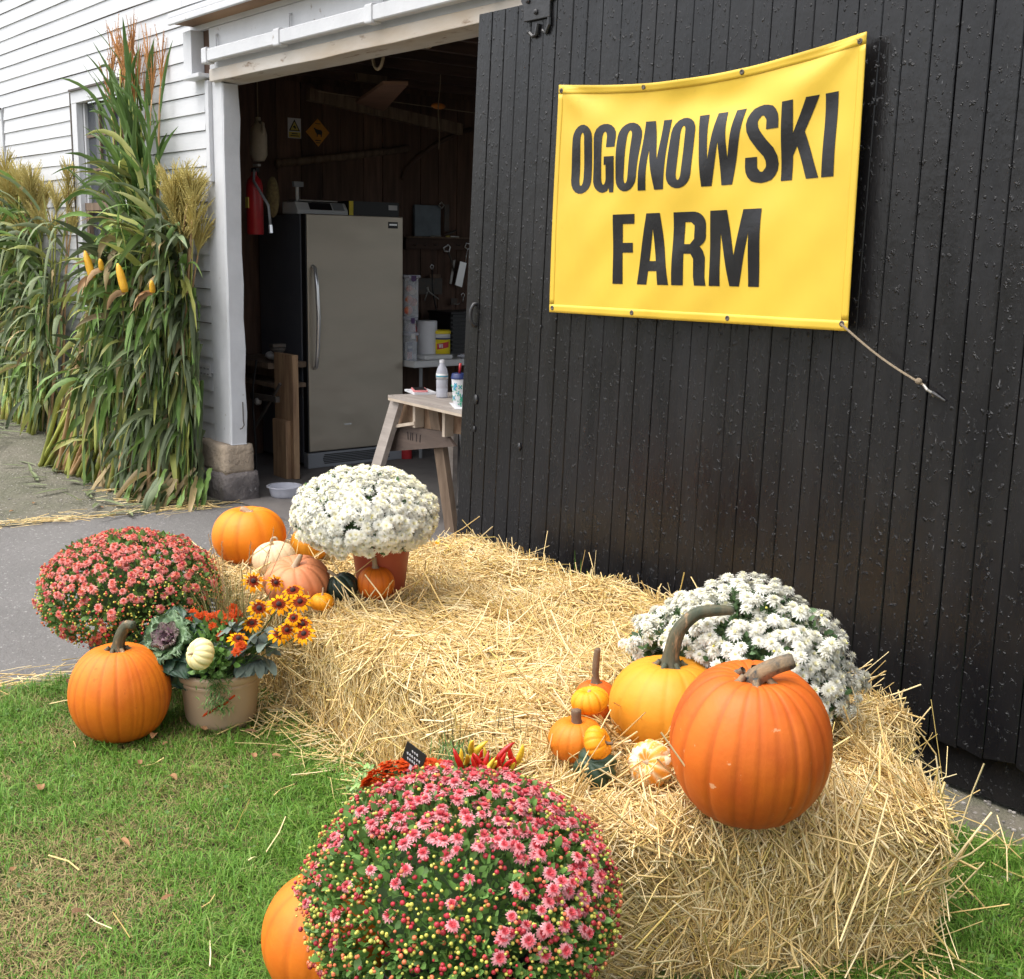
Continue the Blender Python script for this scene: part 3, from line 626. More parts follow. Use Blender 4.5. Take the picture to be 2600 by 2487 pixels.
# ------------------------------------------------------------------ grass
GR = [(0, L(.065,.165,.014)), (.3, L(.105,.245,.024)), (.6, L(.16,.32,.038)), (.85, L(.22,.38,.06)), (1, L(.31,.37,.11))]
DRY = [(0, L(.20,.145,.055)), (.4, L(.30,.225,.09)), (.7, L(.38,.30,.14)), (1, L(.24,.20,.06))]
m_grass = mat('green_grass', L(.07,.18,.022), L(.05,.13,.015), 3, rough=.55, ramp=GR, translucent=.25, spec=.3)
m_dry = mat('dry_grass', L(.22,.165,.07), L(.16,.12,.05), 3, rough=.8, ramp=DRY)
def patch(P):
    x, y = P[:,0], P[:,1]
    return .5+.28*np.sin(x*3.1+y*2.2+.5)+.22*np.sin(y*5.3-x*2.7+1.2)+.18*np.sin(x*8.7+y*6.1)+.12*np.sin(x*15-y*11)
def blades(P, h, w, lean_, mtl, name, label):
    n = len(P); az = rng.uniform(0, 2*PI, n); d = np.stack([np.cos(az), np.sin(az), np.zeros(n)], 1); s_ = np.stack([-np.sin(az+rng.normal(0, .6, n)), np.cos(az), np.zeros(n)], 1)
    b = np.column_stack([P, np.full(n, -.003)]); up = np.array([0, 0, 1.0]); V = np.empty((n, 5, 3)); ln = lean_*rng.uniform(.2, 1.6, n)
    m_ = b + up*(h*.6)[:,None] + d*(h*ln*.35)[:,None]; t_ = b + up*(h*np.clip(1-.35*ln, .1, 1))[:,None] + d*(h*ln)[:,None]
    V[:,0] = b - s_*(w/2)[:,None]; V[:,1] = b + s_*(w/2)[:,None]; V[:,2] = m_ + s_*(w*.42)[:,None]; V[:,3] = m_ - s_*(w*.42)[:,None]; V[:,4] = t_
    base = (np.arange(n)*5)[:,None]
    F = np.concatenate([base+np.array([[0,1,2]]), base+np.array([[0,2,3]]), base+np.array([[3,2,4]])])
    o = np_mesh(name, V.reshape(-1, 3), F, mtl, None, kind='stuff'); o['label'] = label
def brown(P):                                                    # worn side of the lawn next to the driveway
    lat = (P[:,0]-6.958)*.62074+(P[:,1]+3.325)*.7838
    return .72*np.clip((-.62-lat+.16*np.sin(P[:,0]*5+P[:,1]*3))/.50, 0, 1)
def lawn_pts(n):
    P = np.column_stack([rng.uniform(2.5, 6.9, n), rng.uniform(-3.6, -.30, n)])
    d = np.hypot(P[:,0]-6.96, P[:,1]+3.33)
    e = 2.585+.03*np.sin(P[:,1]*9)+.02*np.sin(P[:,1]*23)
    inb = (P[:,0] > 3.2) & (P[:,1] > -1.40) & (P[:,0] < 5.15)
    rt = (P[:,0] > 5.05) & (P[:,1] > -.33 - .03*np.sin(P[:,0]*9))
    rel = (P[:,0]-5.19)*(.88) + (P[:,1]+1.69)*(-.475)
    inb2 = (rel < -.03) & (P[:,1] > -1.72) & (P[:,0] > 4.9) & (P[:,1] < -.92*(P[:,0] > 5.25))
    keep = (P[:,0] > e) & ~inb & ~rt & ~inb2 & (d > .9) & (P[:,1] < -1.1*(P[:,0] < 5.15))
    return P[keep]
P = lawn_pts(340000); pt = patch(P); left = brown(P)
pt = np.clip((pt-.25)*1.6, 0, 1); dens = np.clip(1.05 - .95*left*(.12+pt), .14, 1); g = rng.random(len(P)) < dens
Pg = P[g]; n = len(Pg); cl = .6+.8*np.clip(.5+.5*np.sin(Pg[:,0]*19+2*np.sin(Pg[:,1]*11))*np.sin(Pg[:,1]*23+1.5*np.sin(Pg[:,0]*13)), 0, 1); hh = rng.uniform(.020, .058, n)*cl*(1-.30*left[g]); hh[rng.random(n) < .05] *= 1.5
blades(Pg, hh, rng.uniform(.0015, .0034, n), 1.25, m_grass, 'grass', 'short green lawn grass with worn patches')
P = lawn_pts(260000); pt = patch(P); left = brown(P); g = rng.random(len(P)) < np.clip(.10+.95*left*(.10+np.clip((pt-.25)*1.6, 0, 1)), 0, 1)
Pd = P[g]; n = len(Pd); blades(Pd, rng.uniform(.012, .034, n), rng.uniform(.0016, .0036, n), 2.2, m_dry, 'dry_grass', 'brown dried grass thatch between the green blades')
# clover-like weed leaves among the blades
def leafbits(n, size, mtl, name, label, xr, yr, zr):
    P = np.column_stack([rng.uniform(*xr, n), rng.uniform(*yr, n), rng.uniform(*zr, n)]); a = norml(rng.normal(size=(n, 3))*np.array([1,1,.25])); b = norml(np.cross(a, np.array([0,0,1.0])+rng.normal(0, .3, (n, 3)))); s_ = rng.uniform(*size, n)[:,None]
    V = np.stack([P, P+a*s_*.5+b*s_*.38, P+a*s_, P+a*s_*.5-b*s_*.38], 1).reshape(-1, 3); F = np.arange(n*4).reshape(-1, 4)
    o = np_mesh(name, V, F, mtl, None, kind='stuff'); o['label'] = label
m_clover = mat('clover_leaf', L(.060,.14,.025), L(.09,.18,.035), 5, rough=.6, island=.3)
leafbits(260, (.008, .018), m_clover, 'clover_leaves', 'small clover leaves scattered in lawn', (2.7, 4.6), (-3.0, -1.7), (.012, .035))
leafbits(420, (.010, .024), m_clover, 'weed_leaves', 'broad weed leaves in lawn beside end bale', (5.6, 6.3), (-1.9, -.75), (.012, .04))
m_pebble = mat('pale_pebble', L(.40,.37,.34), L(.24,.22,.2), 12, rough=.9, island=.35)
pb = MB()
for i in range(420): pb.ball((random.uniform(4.9, 6.4), random.uniform(-.75, -.03), .002), random.uniform(.003, .011), 5, 3, (1, random.uniform(.6, 1), .6))
for i in range(900): pb.ball((random.uniform(-2.0, -.1), random.uniform(-1.9, -.5), -.001), random.uniform(.002, .007), 5, 3, (1, random.uniform(.6, 1), .5))
o = pb.build('gravel', m_pebble); o['kind'] = 'stuff'; o['label'] = 'small pale stones on the ground by the barn'

# ------------------------------------------------------------------ pumpkins and gourds
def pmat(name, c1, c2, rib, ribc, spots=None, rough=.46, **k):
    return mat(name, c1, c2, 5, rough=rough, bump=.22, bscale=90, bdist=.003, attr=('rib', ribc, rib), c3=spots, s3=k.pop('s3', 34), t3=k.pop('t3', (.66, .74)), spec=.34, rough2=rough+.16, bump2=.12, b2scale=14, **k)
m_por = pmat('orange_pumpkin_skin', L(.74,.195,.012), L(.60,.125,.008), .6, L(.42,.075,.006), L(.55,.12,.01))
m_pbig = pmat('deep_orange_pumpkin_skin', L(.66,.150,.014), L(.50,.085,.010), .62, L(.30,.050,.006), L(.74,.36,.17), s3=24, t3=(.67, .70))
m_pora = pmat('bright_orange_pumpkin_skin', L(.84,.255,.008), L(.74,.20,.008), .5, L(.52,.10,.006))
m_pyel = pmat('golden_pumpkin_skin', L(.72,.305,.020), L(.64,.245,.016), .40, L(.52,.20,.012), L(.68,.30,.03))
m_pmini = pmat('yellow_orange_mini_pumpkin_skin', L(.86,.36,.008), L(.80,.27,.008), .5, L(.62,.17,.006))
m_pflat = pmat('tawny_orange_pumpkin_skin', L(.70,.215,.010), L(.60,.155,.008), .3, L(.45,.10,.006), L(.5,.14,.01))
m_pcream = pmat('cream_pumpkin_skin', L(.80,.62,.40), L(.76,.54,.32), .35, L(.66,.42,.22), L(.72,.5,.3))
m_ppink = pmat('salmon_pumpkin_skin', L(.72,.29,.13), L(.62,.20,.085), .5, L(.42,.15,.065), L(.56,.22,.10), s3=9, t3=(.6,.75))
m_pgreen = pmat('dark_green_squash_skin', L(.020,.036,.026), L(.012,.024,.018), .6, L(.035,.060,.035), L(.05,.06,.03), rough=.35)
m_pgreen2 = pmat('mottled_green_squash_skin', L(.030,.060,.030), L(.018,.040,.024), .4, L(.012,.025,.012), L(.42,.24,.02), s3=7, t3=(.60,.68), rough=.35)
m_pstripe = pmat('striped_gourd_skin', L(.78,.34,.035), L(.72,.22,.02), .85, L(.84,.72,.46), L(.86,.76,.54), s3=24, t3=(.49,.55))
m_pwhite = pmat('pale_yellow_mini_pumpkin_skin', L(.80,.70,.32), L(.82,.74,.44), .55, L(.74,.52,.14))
m_stemg = mat('green_brown_stem', L(.040,.058,.034), L(.12,.10,.055), 30, (1,1,.25), rough=.65, bump=.7, bscale=120, bstretch=(3,3,.3), c3=L(.40,.25,.13), s3=34, t3=(.58,.68))
m_stemb = mat('brown_stem', L(.19,.12,.07), L(.10,.065,.04), 9, rough=.8, bump=.5, bscale=60, c3=L(.09,.10,.05), s3=10, t3=(.6,.7))
m_stemp = mat('pale_stem', L(.46,.36,.24), L(.34,.24,.14), 9, rough=.8, bump=.4, bscale=60)
m_stemgray = mat('weathered_stem', L(.07,.065,.050), L(.30,.20,.11), 32, (1,1,.5), rough=.75, bump=.8, bscale=140, c3=L(.030,.045,.050), s3=28, t3=(.58,.66))
def pumpkin_mesh(R, h, n, depth, dimp, seed, e=.9, dw=.30, bot=.06, sharp=3.4, name='pumpkin'):
    nt = max(72, min(168, n*10)); npz = 30; rs = random.Random(seed); ph0 = rs.random()*6; V = []; A = []; F = []
    amp = [rs.uniform(.6, 1.3) for _ in range(n+1)]; hg = [rs.uniform(-.012, .012) for _ in range(n+1)]
    for i in range(npz+1):
        phi = -PI/2 + PI*i/npz; cr = max(1e-4, math.cos(phi))**e; rf = cr; z0 = h/2 + h/2*math.sin(phi)
        if phi > 0: z0 -= dimp*h*math.exp(-(rf/dw)**2)
        else: z0 += bot*h*math.exp(-(rf/.35)**2)
        for j in range(nt):
            th = 2*PI*j/nt; tw = n*(th + .10*math.sin(th*2+ph0) + .06*math.sin(3*th+ph0*2))/(2*PI); s_ = tw % 1.0; kx = int(tw) % n
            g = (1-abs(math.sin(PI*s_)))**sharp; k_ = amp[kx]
            rr = R*cr*(1 - depth*k_*g*min(1, cr*1.6) + .012*math.sin(th+ph0) + hg[kx]*math.sin(PI*s_))
            sh = .5+.5*math.sin(phi)
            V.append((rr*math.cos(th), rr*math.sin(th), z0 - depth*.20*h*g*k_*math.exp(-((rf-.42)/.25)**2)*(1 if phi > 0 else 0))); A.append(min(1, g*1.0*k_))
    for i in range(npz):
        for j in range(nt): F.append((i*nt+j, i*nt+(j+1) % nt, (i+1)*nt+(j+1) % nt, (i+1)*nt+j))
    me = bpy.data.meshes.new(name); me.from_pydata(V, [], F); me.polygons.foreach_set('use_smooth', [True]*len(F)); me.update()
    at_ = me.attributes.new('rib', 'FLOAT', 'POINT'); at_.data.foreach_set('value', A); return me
def pumpkin(name, label, cat, x, y, z, R, h, mtl, n=18, depth=.06, dimp=.10, seed=1, e=.9, stem=None, smat=None, rot=(0,0,0), group='pumpkins and gourds of the display', about=.5, flare=1.5, **k):
    o = obj(name, pumpkin_mesh(R, h, n, depth, dimp, seed, e, name=name, **k), mtl); tag(o, label, cat, group)
    from mathutils import Euler
    piv = Vector((0, 0, h*about)); Rm = Euler(rot).to_matrix().to_4x4()
    o.matrix_world = Matrix.Translation(Vector((x, y, z))+piv) @ Rm @ Matrix.Translation(-piv)
    if stem:                                                     # stem: list of (dx,dy,dz,r) from the crown, in world-ish axes
        pts = []; rad = []
        zt = h*(1-dimp)-.006; inv = Rm.to_3x3().inverted()
        for i in range(len(stem)):
            dx, dy, dz, r = stem[i]; v = inv @ Vector((dx, dy, dz)); pts.append(v+Vector((0, 0, zt))); rad.append(r)
        P2 = []; R2 = []
        for i in range(len(pts)-1):                              # smooth the path
            p0 = pts[max(0, i-1)]; p1 = pts[i]; p2 = pts[i+1]; p3 = pts[min(len(pts)-1, i+2)]
            for q in range(5):
                t = q/5; P2.append(.5*((2*p1)+(p2-p0)*t+(2*p0-5*p1+4*p2-p3)*t*t+(3*p1-p0-3*p2+p3)*t**3)); R2.append(rad[i]+(rad[i+1]-rad[i])*t)
        P2.append(pts[-1]); R2.append(rad[-1])
        for i in range(min(5, len(R2))): R2[i] *= 1 + (flare-1)*((5-i)/5)**2
        R2[-1] *= .8
        mb = MB().tube(P2, R2, 14, ridge=.13)
        for j in range(6 if R > .09 else 5):                     # root flutes spreading on the crown
            a = 2*PI*j/(6 if R > .09 else 5)+seed; d = Vector((math.cos(a), math.sin(a), 0)); r0 = R2[0]
            mb.tube([Vector((0,0,zt+r0*.60))+d*r0*.70, Vector((0,0,zt+r0*.26))+d*r0*1.0, Vector((0,0,zt+r0*.16))+d*r0*1.9], [r0*.20, r0*.24, r0*.03], 5, cap=False)
        mb.build('stem', smat or m_stemg, o, smooth=True)
    return o
RT = Vector((CR.x, CR.y, 0)).normalized(); BK = Vector((-CB.x, -CB.y, 0)).normalized()
def st(*a): return [((RT*dx+BK*dy).x, (RT*dx+BK*dy).y, dz, r) for dx, dy, dz, r in a]     # right, away, up
PFX, PFY = 4.855, -2.125
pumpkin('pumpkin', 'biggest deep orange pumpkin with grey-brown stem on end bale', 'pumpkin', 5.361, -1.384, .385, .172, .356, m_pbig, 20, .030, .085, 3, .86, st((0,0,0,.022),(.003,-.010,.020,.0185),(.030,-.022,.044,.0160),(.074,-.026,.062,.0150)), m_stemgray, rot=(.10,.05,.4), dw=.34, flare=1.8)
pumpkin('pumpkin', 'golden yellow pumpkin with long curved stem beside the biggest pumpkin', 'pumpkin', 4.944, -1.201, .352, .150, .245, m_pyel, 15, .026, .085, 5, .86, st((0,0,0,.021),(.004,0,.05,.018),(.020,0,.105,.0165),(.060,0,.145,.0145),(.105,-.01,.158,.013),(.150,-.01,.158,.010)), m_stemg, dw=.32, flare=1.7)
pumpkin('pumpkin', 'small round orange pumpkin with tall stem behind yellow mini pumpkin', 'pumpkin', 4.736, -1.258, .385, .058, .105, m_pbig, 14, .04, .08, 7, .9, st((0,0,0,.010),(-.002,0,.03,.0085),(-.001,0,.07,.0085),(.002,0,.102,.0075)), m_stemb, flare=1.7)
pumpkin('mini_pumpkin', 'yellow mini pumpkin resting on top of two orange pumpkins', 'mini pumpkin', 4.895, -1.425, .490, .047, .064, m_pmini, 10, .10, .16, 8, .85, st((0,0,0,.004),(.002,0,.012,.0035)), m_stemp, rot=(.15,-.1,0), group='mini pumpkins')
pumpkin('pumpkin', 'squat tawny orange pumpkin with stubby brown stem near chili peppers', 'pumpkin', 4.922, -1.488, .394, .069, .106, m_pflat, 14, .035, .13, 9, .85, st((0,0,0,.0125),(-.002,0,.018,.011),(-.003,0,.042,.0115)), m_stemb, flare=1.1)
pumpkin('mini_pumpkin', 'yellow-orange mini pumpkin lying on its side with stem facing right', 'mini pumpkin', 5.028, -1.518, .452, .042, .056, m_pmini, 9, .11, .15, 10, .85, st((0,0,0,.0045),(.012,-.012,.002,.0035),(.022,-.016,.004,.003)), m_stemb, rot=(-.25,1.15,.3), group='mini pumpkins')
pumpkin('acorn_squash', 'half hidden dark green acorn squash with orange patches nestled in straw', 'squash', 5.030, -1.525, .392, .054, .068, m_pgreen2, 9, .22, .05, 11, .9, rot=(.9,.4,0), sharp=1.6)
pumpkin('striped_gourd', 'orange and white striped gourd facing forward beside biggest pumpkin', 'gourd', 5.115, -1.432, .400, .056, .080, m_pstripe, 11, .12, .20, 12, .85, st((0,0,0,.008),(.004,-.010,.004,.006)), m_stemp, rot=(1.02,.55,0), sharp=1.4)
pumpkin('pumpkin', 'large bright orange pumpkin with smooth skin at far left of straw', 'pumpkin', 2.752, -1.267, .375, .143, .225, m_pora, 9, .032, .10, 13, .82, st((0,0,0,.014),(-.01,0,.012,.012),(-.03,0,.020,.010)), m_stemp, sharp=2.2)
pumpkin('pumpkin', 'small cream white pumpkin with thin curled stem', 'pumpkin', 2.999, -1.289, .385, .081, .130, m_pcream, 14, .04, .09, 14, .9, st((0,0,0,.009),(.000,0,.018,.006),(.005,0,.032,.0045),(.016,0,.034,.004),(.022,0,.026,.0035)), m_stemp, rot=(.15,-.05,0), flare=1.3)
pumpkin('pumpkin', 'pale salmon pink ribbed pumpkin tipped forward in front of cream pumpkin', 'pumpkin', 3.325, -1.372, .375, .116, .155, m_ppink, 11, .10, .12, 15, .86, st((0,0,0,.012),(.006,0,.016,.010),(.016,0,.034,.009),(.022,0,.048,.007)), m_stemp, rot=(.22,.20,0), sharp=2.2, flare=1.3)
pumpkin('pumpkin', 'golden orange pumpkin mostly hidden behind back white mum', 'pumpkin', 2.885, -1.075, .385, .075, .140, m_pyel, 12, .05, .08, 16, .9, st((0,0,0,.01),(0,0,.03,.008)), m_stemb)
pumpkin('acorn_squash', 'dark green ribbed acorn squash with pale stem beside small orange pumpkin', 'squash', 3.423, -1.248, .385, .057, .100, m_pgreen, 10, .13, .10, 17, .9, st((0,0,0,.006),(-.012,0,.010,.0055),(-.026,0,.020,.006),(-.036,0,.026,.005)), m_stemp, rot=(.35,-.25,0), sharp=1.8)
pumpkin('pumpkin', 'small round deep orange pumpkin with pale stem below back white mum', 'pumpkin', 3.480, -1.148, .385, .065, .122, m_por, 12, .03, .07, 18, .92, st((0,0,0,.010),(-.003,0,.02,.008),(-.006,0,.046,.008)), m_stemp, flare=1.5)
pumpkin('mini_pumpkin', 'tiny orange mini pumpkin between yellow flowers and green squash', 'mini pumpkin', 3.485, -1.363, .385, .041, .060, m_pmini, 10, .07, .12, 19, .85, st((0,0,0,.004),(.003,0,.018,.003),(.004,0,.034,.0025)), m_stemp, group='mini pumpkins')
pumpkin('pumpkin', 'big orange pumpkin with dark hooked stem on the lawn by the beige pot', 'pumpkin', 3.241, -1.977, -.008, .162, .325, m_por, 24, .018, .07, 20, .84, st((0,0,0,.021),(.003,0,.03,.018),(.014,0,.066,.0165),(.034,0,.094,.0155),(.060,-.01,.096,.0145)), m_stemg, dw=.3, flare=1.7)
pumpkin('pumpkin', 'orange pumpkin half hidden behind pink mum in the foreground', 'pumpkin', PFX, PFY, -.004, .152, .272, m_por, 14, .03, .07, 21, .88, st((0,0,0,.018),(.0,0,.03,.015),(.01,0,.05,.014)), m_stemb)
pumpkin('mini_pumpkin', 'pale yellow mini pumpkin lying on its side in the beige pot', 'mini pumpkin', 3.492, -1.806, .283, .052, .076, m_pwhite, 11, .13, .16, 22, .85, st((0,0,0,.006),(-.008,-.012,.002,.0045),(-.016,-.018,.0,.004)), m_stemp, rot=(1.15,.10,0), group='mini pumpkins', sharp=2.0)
# ------------------------------------------------------------------ chrysanthemums
m_leaf = mat('mum_leaf', L(.105,.215,.045), L(.15,.28,.066), 8, rough=.55, island=.45, translucent=.15)
m_leaf2 = mat('dark_mum_leaf', L(.055,.115,.038), L(.08,.15,.05), 8, rough=.55, island=.4, translucent=.15)
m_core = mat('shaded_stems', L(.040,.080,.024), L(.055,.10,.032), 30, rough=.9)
def petal_mat(n, a, b, **k): return mat(n, a, b, 18, rough=.55, objvar=.10, translucent=.34, **k)
m_wpet = petal_mat('white_petal', L(.90,.89,.79), L(.91,.90,.84)); m_wpet2 = petal_mat('creamy_white_petal', L(.90,.87,.66), L(.88,.84,.55))
m_wcen = mat('pale_yellow_flower_center', L(.78,.70,.24), L(.70,.62,.16), 20, rough=.7)
m_ppet = petal_mat('pink_petal', L(.82,.28,.31), L(.88,.46,.48)); m_ppet2 = petal_mat('rose_red_petal', L(.66,.070,.095), L(.72,.13,.15))
m_spet = petal_mat('salmon_petal', L(.78,.235,.20), L(.84,.36,.31)); m_spet2 = petal_mat('coral_red_petal', L(.66,.11,.075), L(.70,.16,.10))
m_opet = petal_mat('rusty_orange_petal', L(.62,.085,.010), L(.54,.050,.008), spec=.15)
m_bred = mat('red_bud', L(.48,.030,.050), L(.40,.020,.030), 20, rough=.5, objvar=.25); m_bor = mat('orange_bud', L(.62,.18,.07), L(.55,.12,.05), 20, rough=.5, objvar=.2)
m_byel = mat('yellow_green_bud', L(.64,.58,.10), L(.50,.52,.09), 20, rough=.5, objvar=.2)
m_pot = mat('terracotta_plastic', L(.42,.085,.040), L(.36,.070,.034), 4, rough=.45, bump=.06, bscale=40)
m_potblk = mat('black_pot_plastic', L(.02,.02,.02), rough=.5); m_potbeige = mat('beige_pot_plastic', L(.54,.385,.255), L(.50,.355,.235), 3, rough=.45, bump=.08, bscale=120)
m_peat = mat('potting_soil', L(.035,.022,.014), L(.05,.035,.02), 30, rough=1, bump=1, bscale=120)
def petals(rings, cup=.25, seed=0, nseg=2):
    """rings: (count, length, width, elevation deg, r0, z0) -> list of (verts, faces) strips curving up and out"""
    rs = random.Random(seed); V = []; F = []
    for n, ln, w, el, r0, z0 in rings:
        off = rs.random()*6
        for i in range(n):
            a = off+2*PI*i/n+rs.uniform(-.12, .12); e = math.radians(el+rs.uniform(-9, 9)); l_ = ln*rs.uniform(.85, 1.1); ca, sa = math.cos(a), math.sin(a); o = len(V)
            r = r0; z = z0
            for k, wk in enumerate((.55, 1.0, .85, .15) if nseg == 3 else (.6, 1.0, .25)):
                V += [(r*ca - sa*w*wk/2, r*sa + ca*w*wk/2, z), (r*ca + sa*w*wk/2, r*sa - ca*w*wk/2, z)]
                r += l_/nseg*math.cos(e); z += l_/nseg*math.sin(e); e -= cup
            for k in range(nseg): F.append((o+2*k, o+2*k+1, o+2*k+3, o+2*k+2))
    return V, F
def flower_mesh(name, parts_, mats):
    V = []; F = []; MI = []
    for mi, (v, f) in enumerate(parts_):
        o = len(V); V += v; F += [tuple(i+o for i in q) for q in f]; MI += [mi]*len(f)
    me = bpy.data.meshes.new(name); me.from_pydata(V, [], F)
    for m in mats: me.materials.append(m)
    me.polygons.foreach_set('material_index', MI); me.update(); return me
def ballvf(r, z, n=7, m=4, sz=.7):
    b = MB().ball((0,0,z), r, n, m, (1,1,sz)); return b.v, b.f
def white_fl(seed, R=.023): return flower_mesh('flower', [petals([(15, R*.95, R*.30, -6, R*.10, 0), (15, R*.90, R*.29, 14, R*.10, R*.07), (14, R*.78, R*.28, 34, R*.09, R*.13), (12, R*.62, R*.26, 54, R*.07, R*.18)], .26, seed, 3), petals([(9, R*.48, R*.25, 72, R*.04, R*.22)], .2, seed+5)], [m_wpet, m_wpet2])
def pink_fl(seed, R=.0148): return flower_mesh('flower', [petals([(16, R*1.0, R*.36, 0, R*.12, 0), (15, R*.86, R*.34, 20, R*.10, R*.07)], .24, seed, 3), petals([(13, R*.66, R*.32, 40, R*.07, R*.11), (9, R*.46, R*.28, 62, R*.03, R*.14)], .22, seed+3)], [m_ppet, m_ppet2])
def salmon_fl(seed, R=.0165): return flower_mesh('flower', [petals([(13, R*1.0, R*.44, 0, R*.12, 0), (12, R*.82, R*.40, 24, R*.1, R*.08)], .28, seed, 3), petals([(9, R*.55, R*.34, 48, R*.05, R*.14)], .22, seed+3)], [m_spet, m_spet2])
def orange_fl(seed, R=.016): return flower_mesh('flower', [petals([(13, R*1.0, R*.42, 10, R*.1, 0), (10, R*.72, R*.38, 40, R*.06, R*.1), (6, R*.4, R*.3, 65, 0, R*.15)], .3, seed, 3)], [m_opet])
def bud_mesh(r, m):
    v, f = ballvf(r, r*.5, 7, 4, .85); me = bpy.data.meshes.new('bud'); me.from_pydata(v, [], f); me.materials.append(m); me.polygons.foreach_set('use_smooth', [True]*len(f)); return me
def orient(p, nrm, spin, s):
    q = Vector(nrm).to_track_quat('Z', 'Y'); return Matrix.Translation(p) @ q.to_matrix().to_4x4() @ Matrix.Rotation(spin, 4, 'Z') @ Matrix.Diagonal((s, s, s, 1))
def sph(n, zmin, seed):
    out = []; rs = random.Random(seed); N = int(n*2/(1-zmin))
    for i in range(N):
        z = 1-2*(i+.5)/N
        if z < zmin: continue
        th = i*2.399963+rs.uniform(-.25, .25); r = math.sqrt(max(0, 1-z*z)); v = Vector((r*math.cos(th), r*math.sin(th), z+rs.uniform(-.03, .03))); out.append(v.normalized())
    return out
def leaves_on(name, cen, rad, n, zmin, mtl, parent, size=(.014,.028), shell=(.78, 1.0), seed=1, avoid=None, warp=None):
    V3 = norml(rng.normal(size=(n*3, 3))); V3 = V3[V3[:,2] > zmin][:n]; n = len(V3)
    k = rng.uniform(shell[0], shell[1], n)**.7
    if warp is not None: k = k*np.array([warp(Vector(v)) for v in V3])
    P = np.array(cen)+V3*np.array(rad)*k[:,None]
    d = norml(V3*.8 + rng.normal(0, .55, (n, 3)) + np.array([0,0,.25])); sd = norml(np.cross(d, rng.normal(size=(n, 3)))); s_ = rng.uniform(*size, n)[:,None]; nn = np.cross(d, sd)
    W = np.stack([P, P+d*s_*.35+sd*s_*.30+nn*s_*.08, P+d*s_*.70+sd*s_*.22, P+d*s_, P+d*s_*.70-sd*s_*.22, P+d*s_*.35-sd*s_*.30+nn*s_*.08], 1)
    if avoid is not None: W = W[~avoid(P)]; n = len(W)
    b = (np.arange(n)*6)[:,None]; F = np.concatenate([b+np.array([[0,1,2,3]]), b+np.array([[0,3,4,5]])])
    return np_mesh(name, W.reshape(-1, 3), F, mtl, parent, kind='stuff')
def place(me, name, mw, parent):
    o = bpy.data.objects.new(name, me); COL.objects.link(o); o.parent = parent; o.matrix_local = mw; return o
def stems_from(name, base, pts, mtl, parent, r=.0016):
    mb = MB()
    for p in pts:
        b = Vector(base); m_ = b.lerp(p, .6)+Vector((random.uniform(-.02,.02), random.uniform(-.02,.02), .01)); mb.tube([b+Vector((random.uniform(-.03,.03), random.uniform(-.03,.03), 0)), m_, p], r, 3, cap=False)
    return mb.build(name, mtl, parent)
m_stalkg = mat('green_stem', L(.06,.12,.035), L(.08,.14,.05), 8, rough=.6)
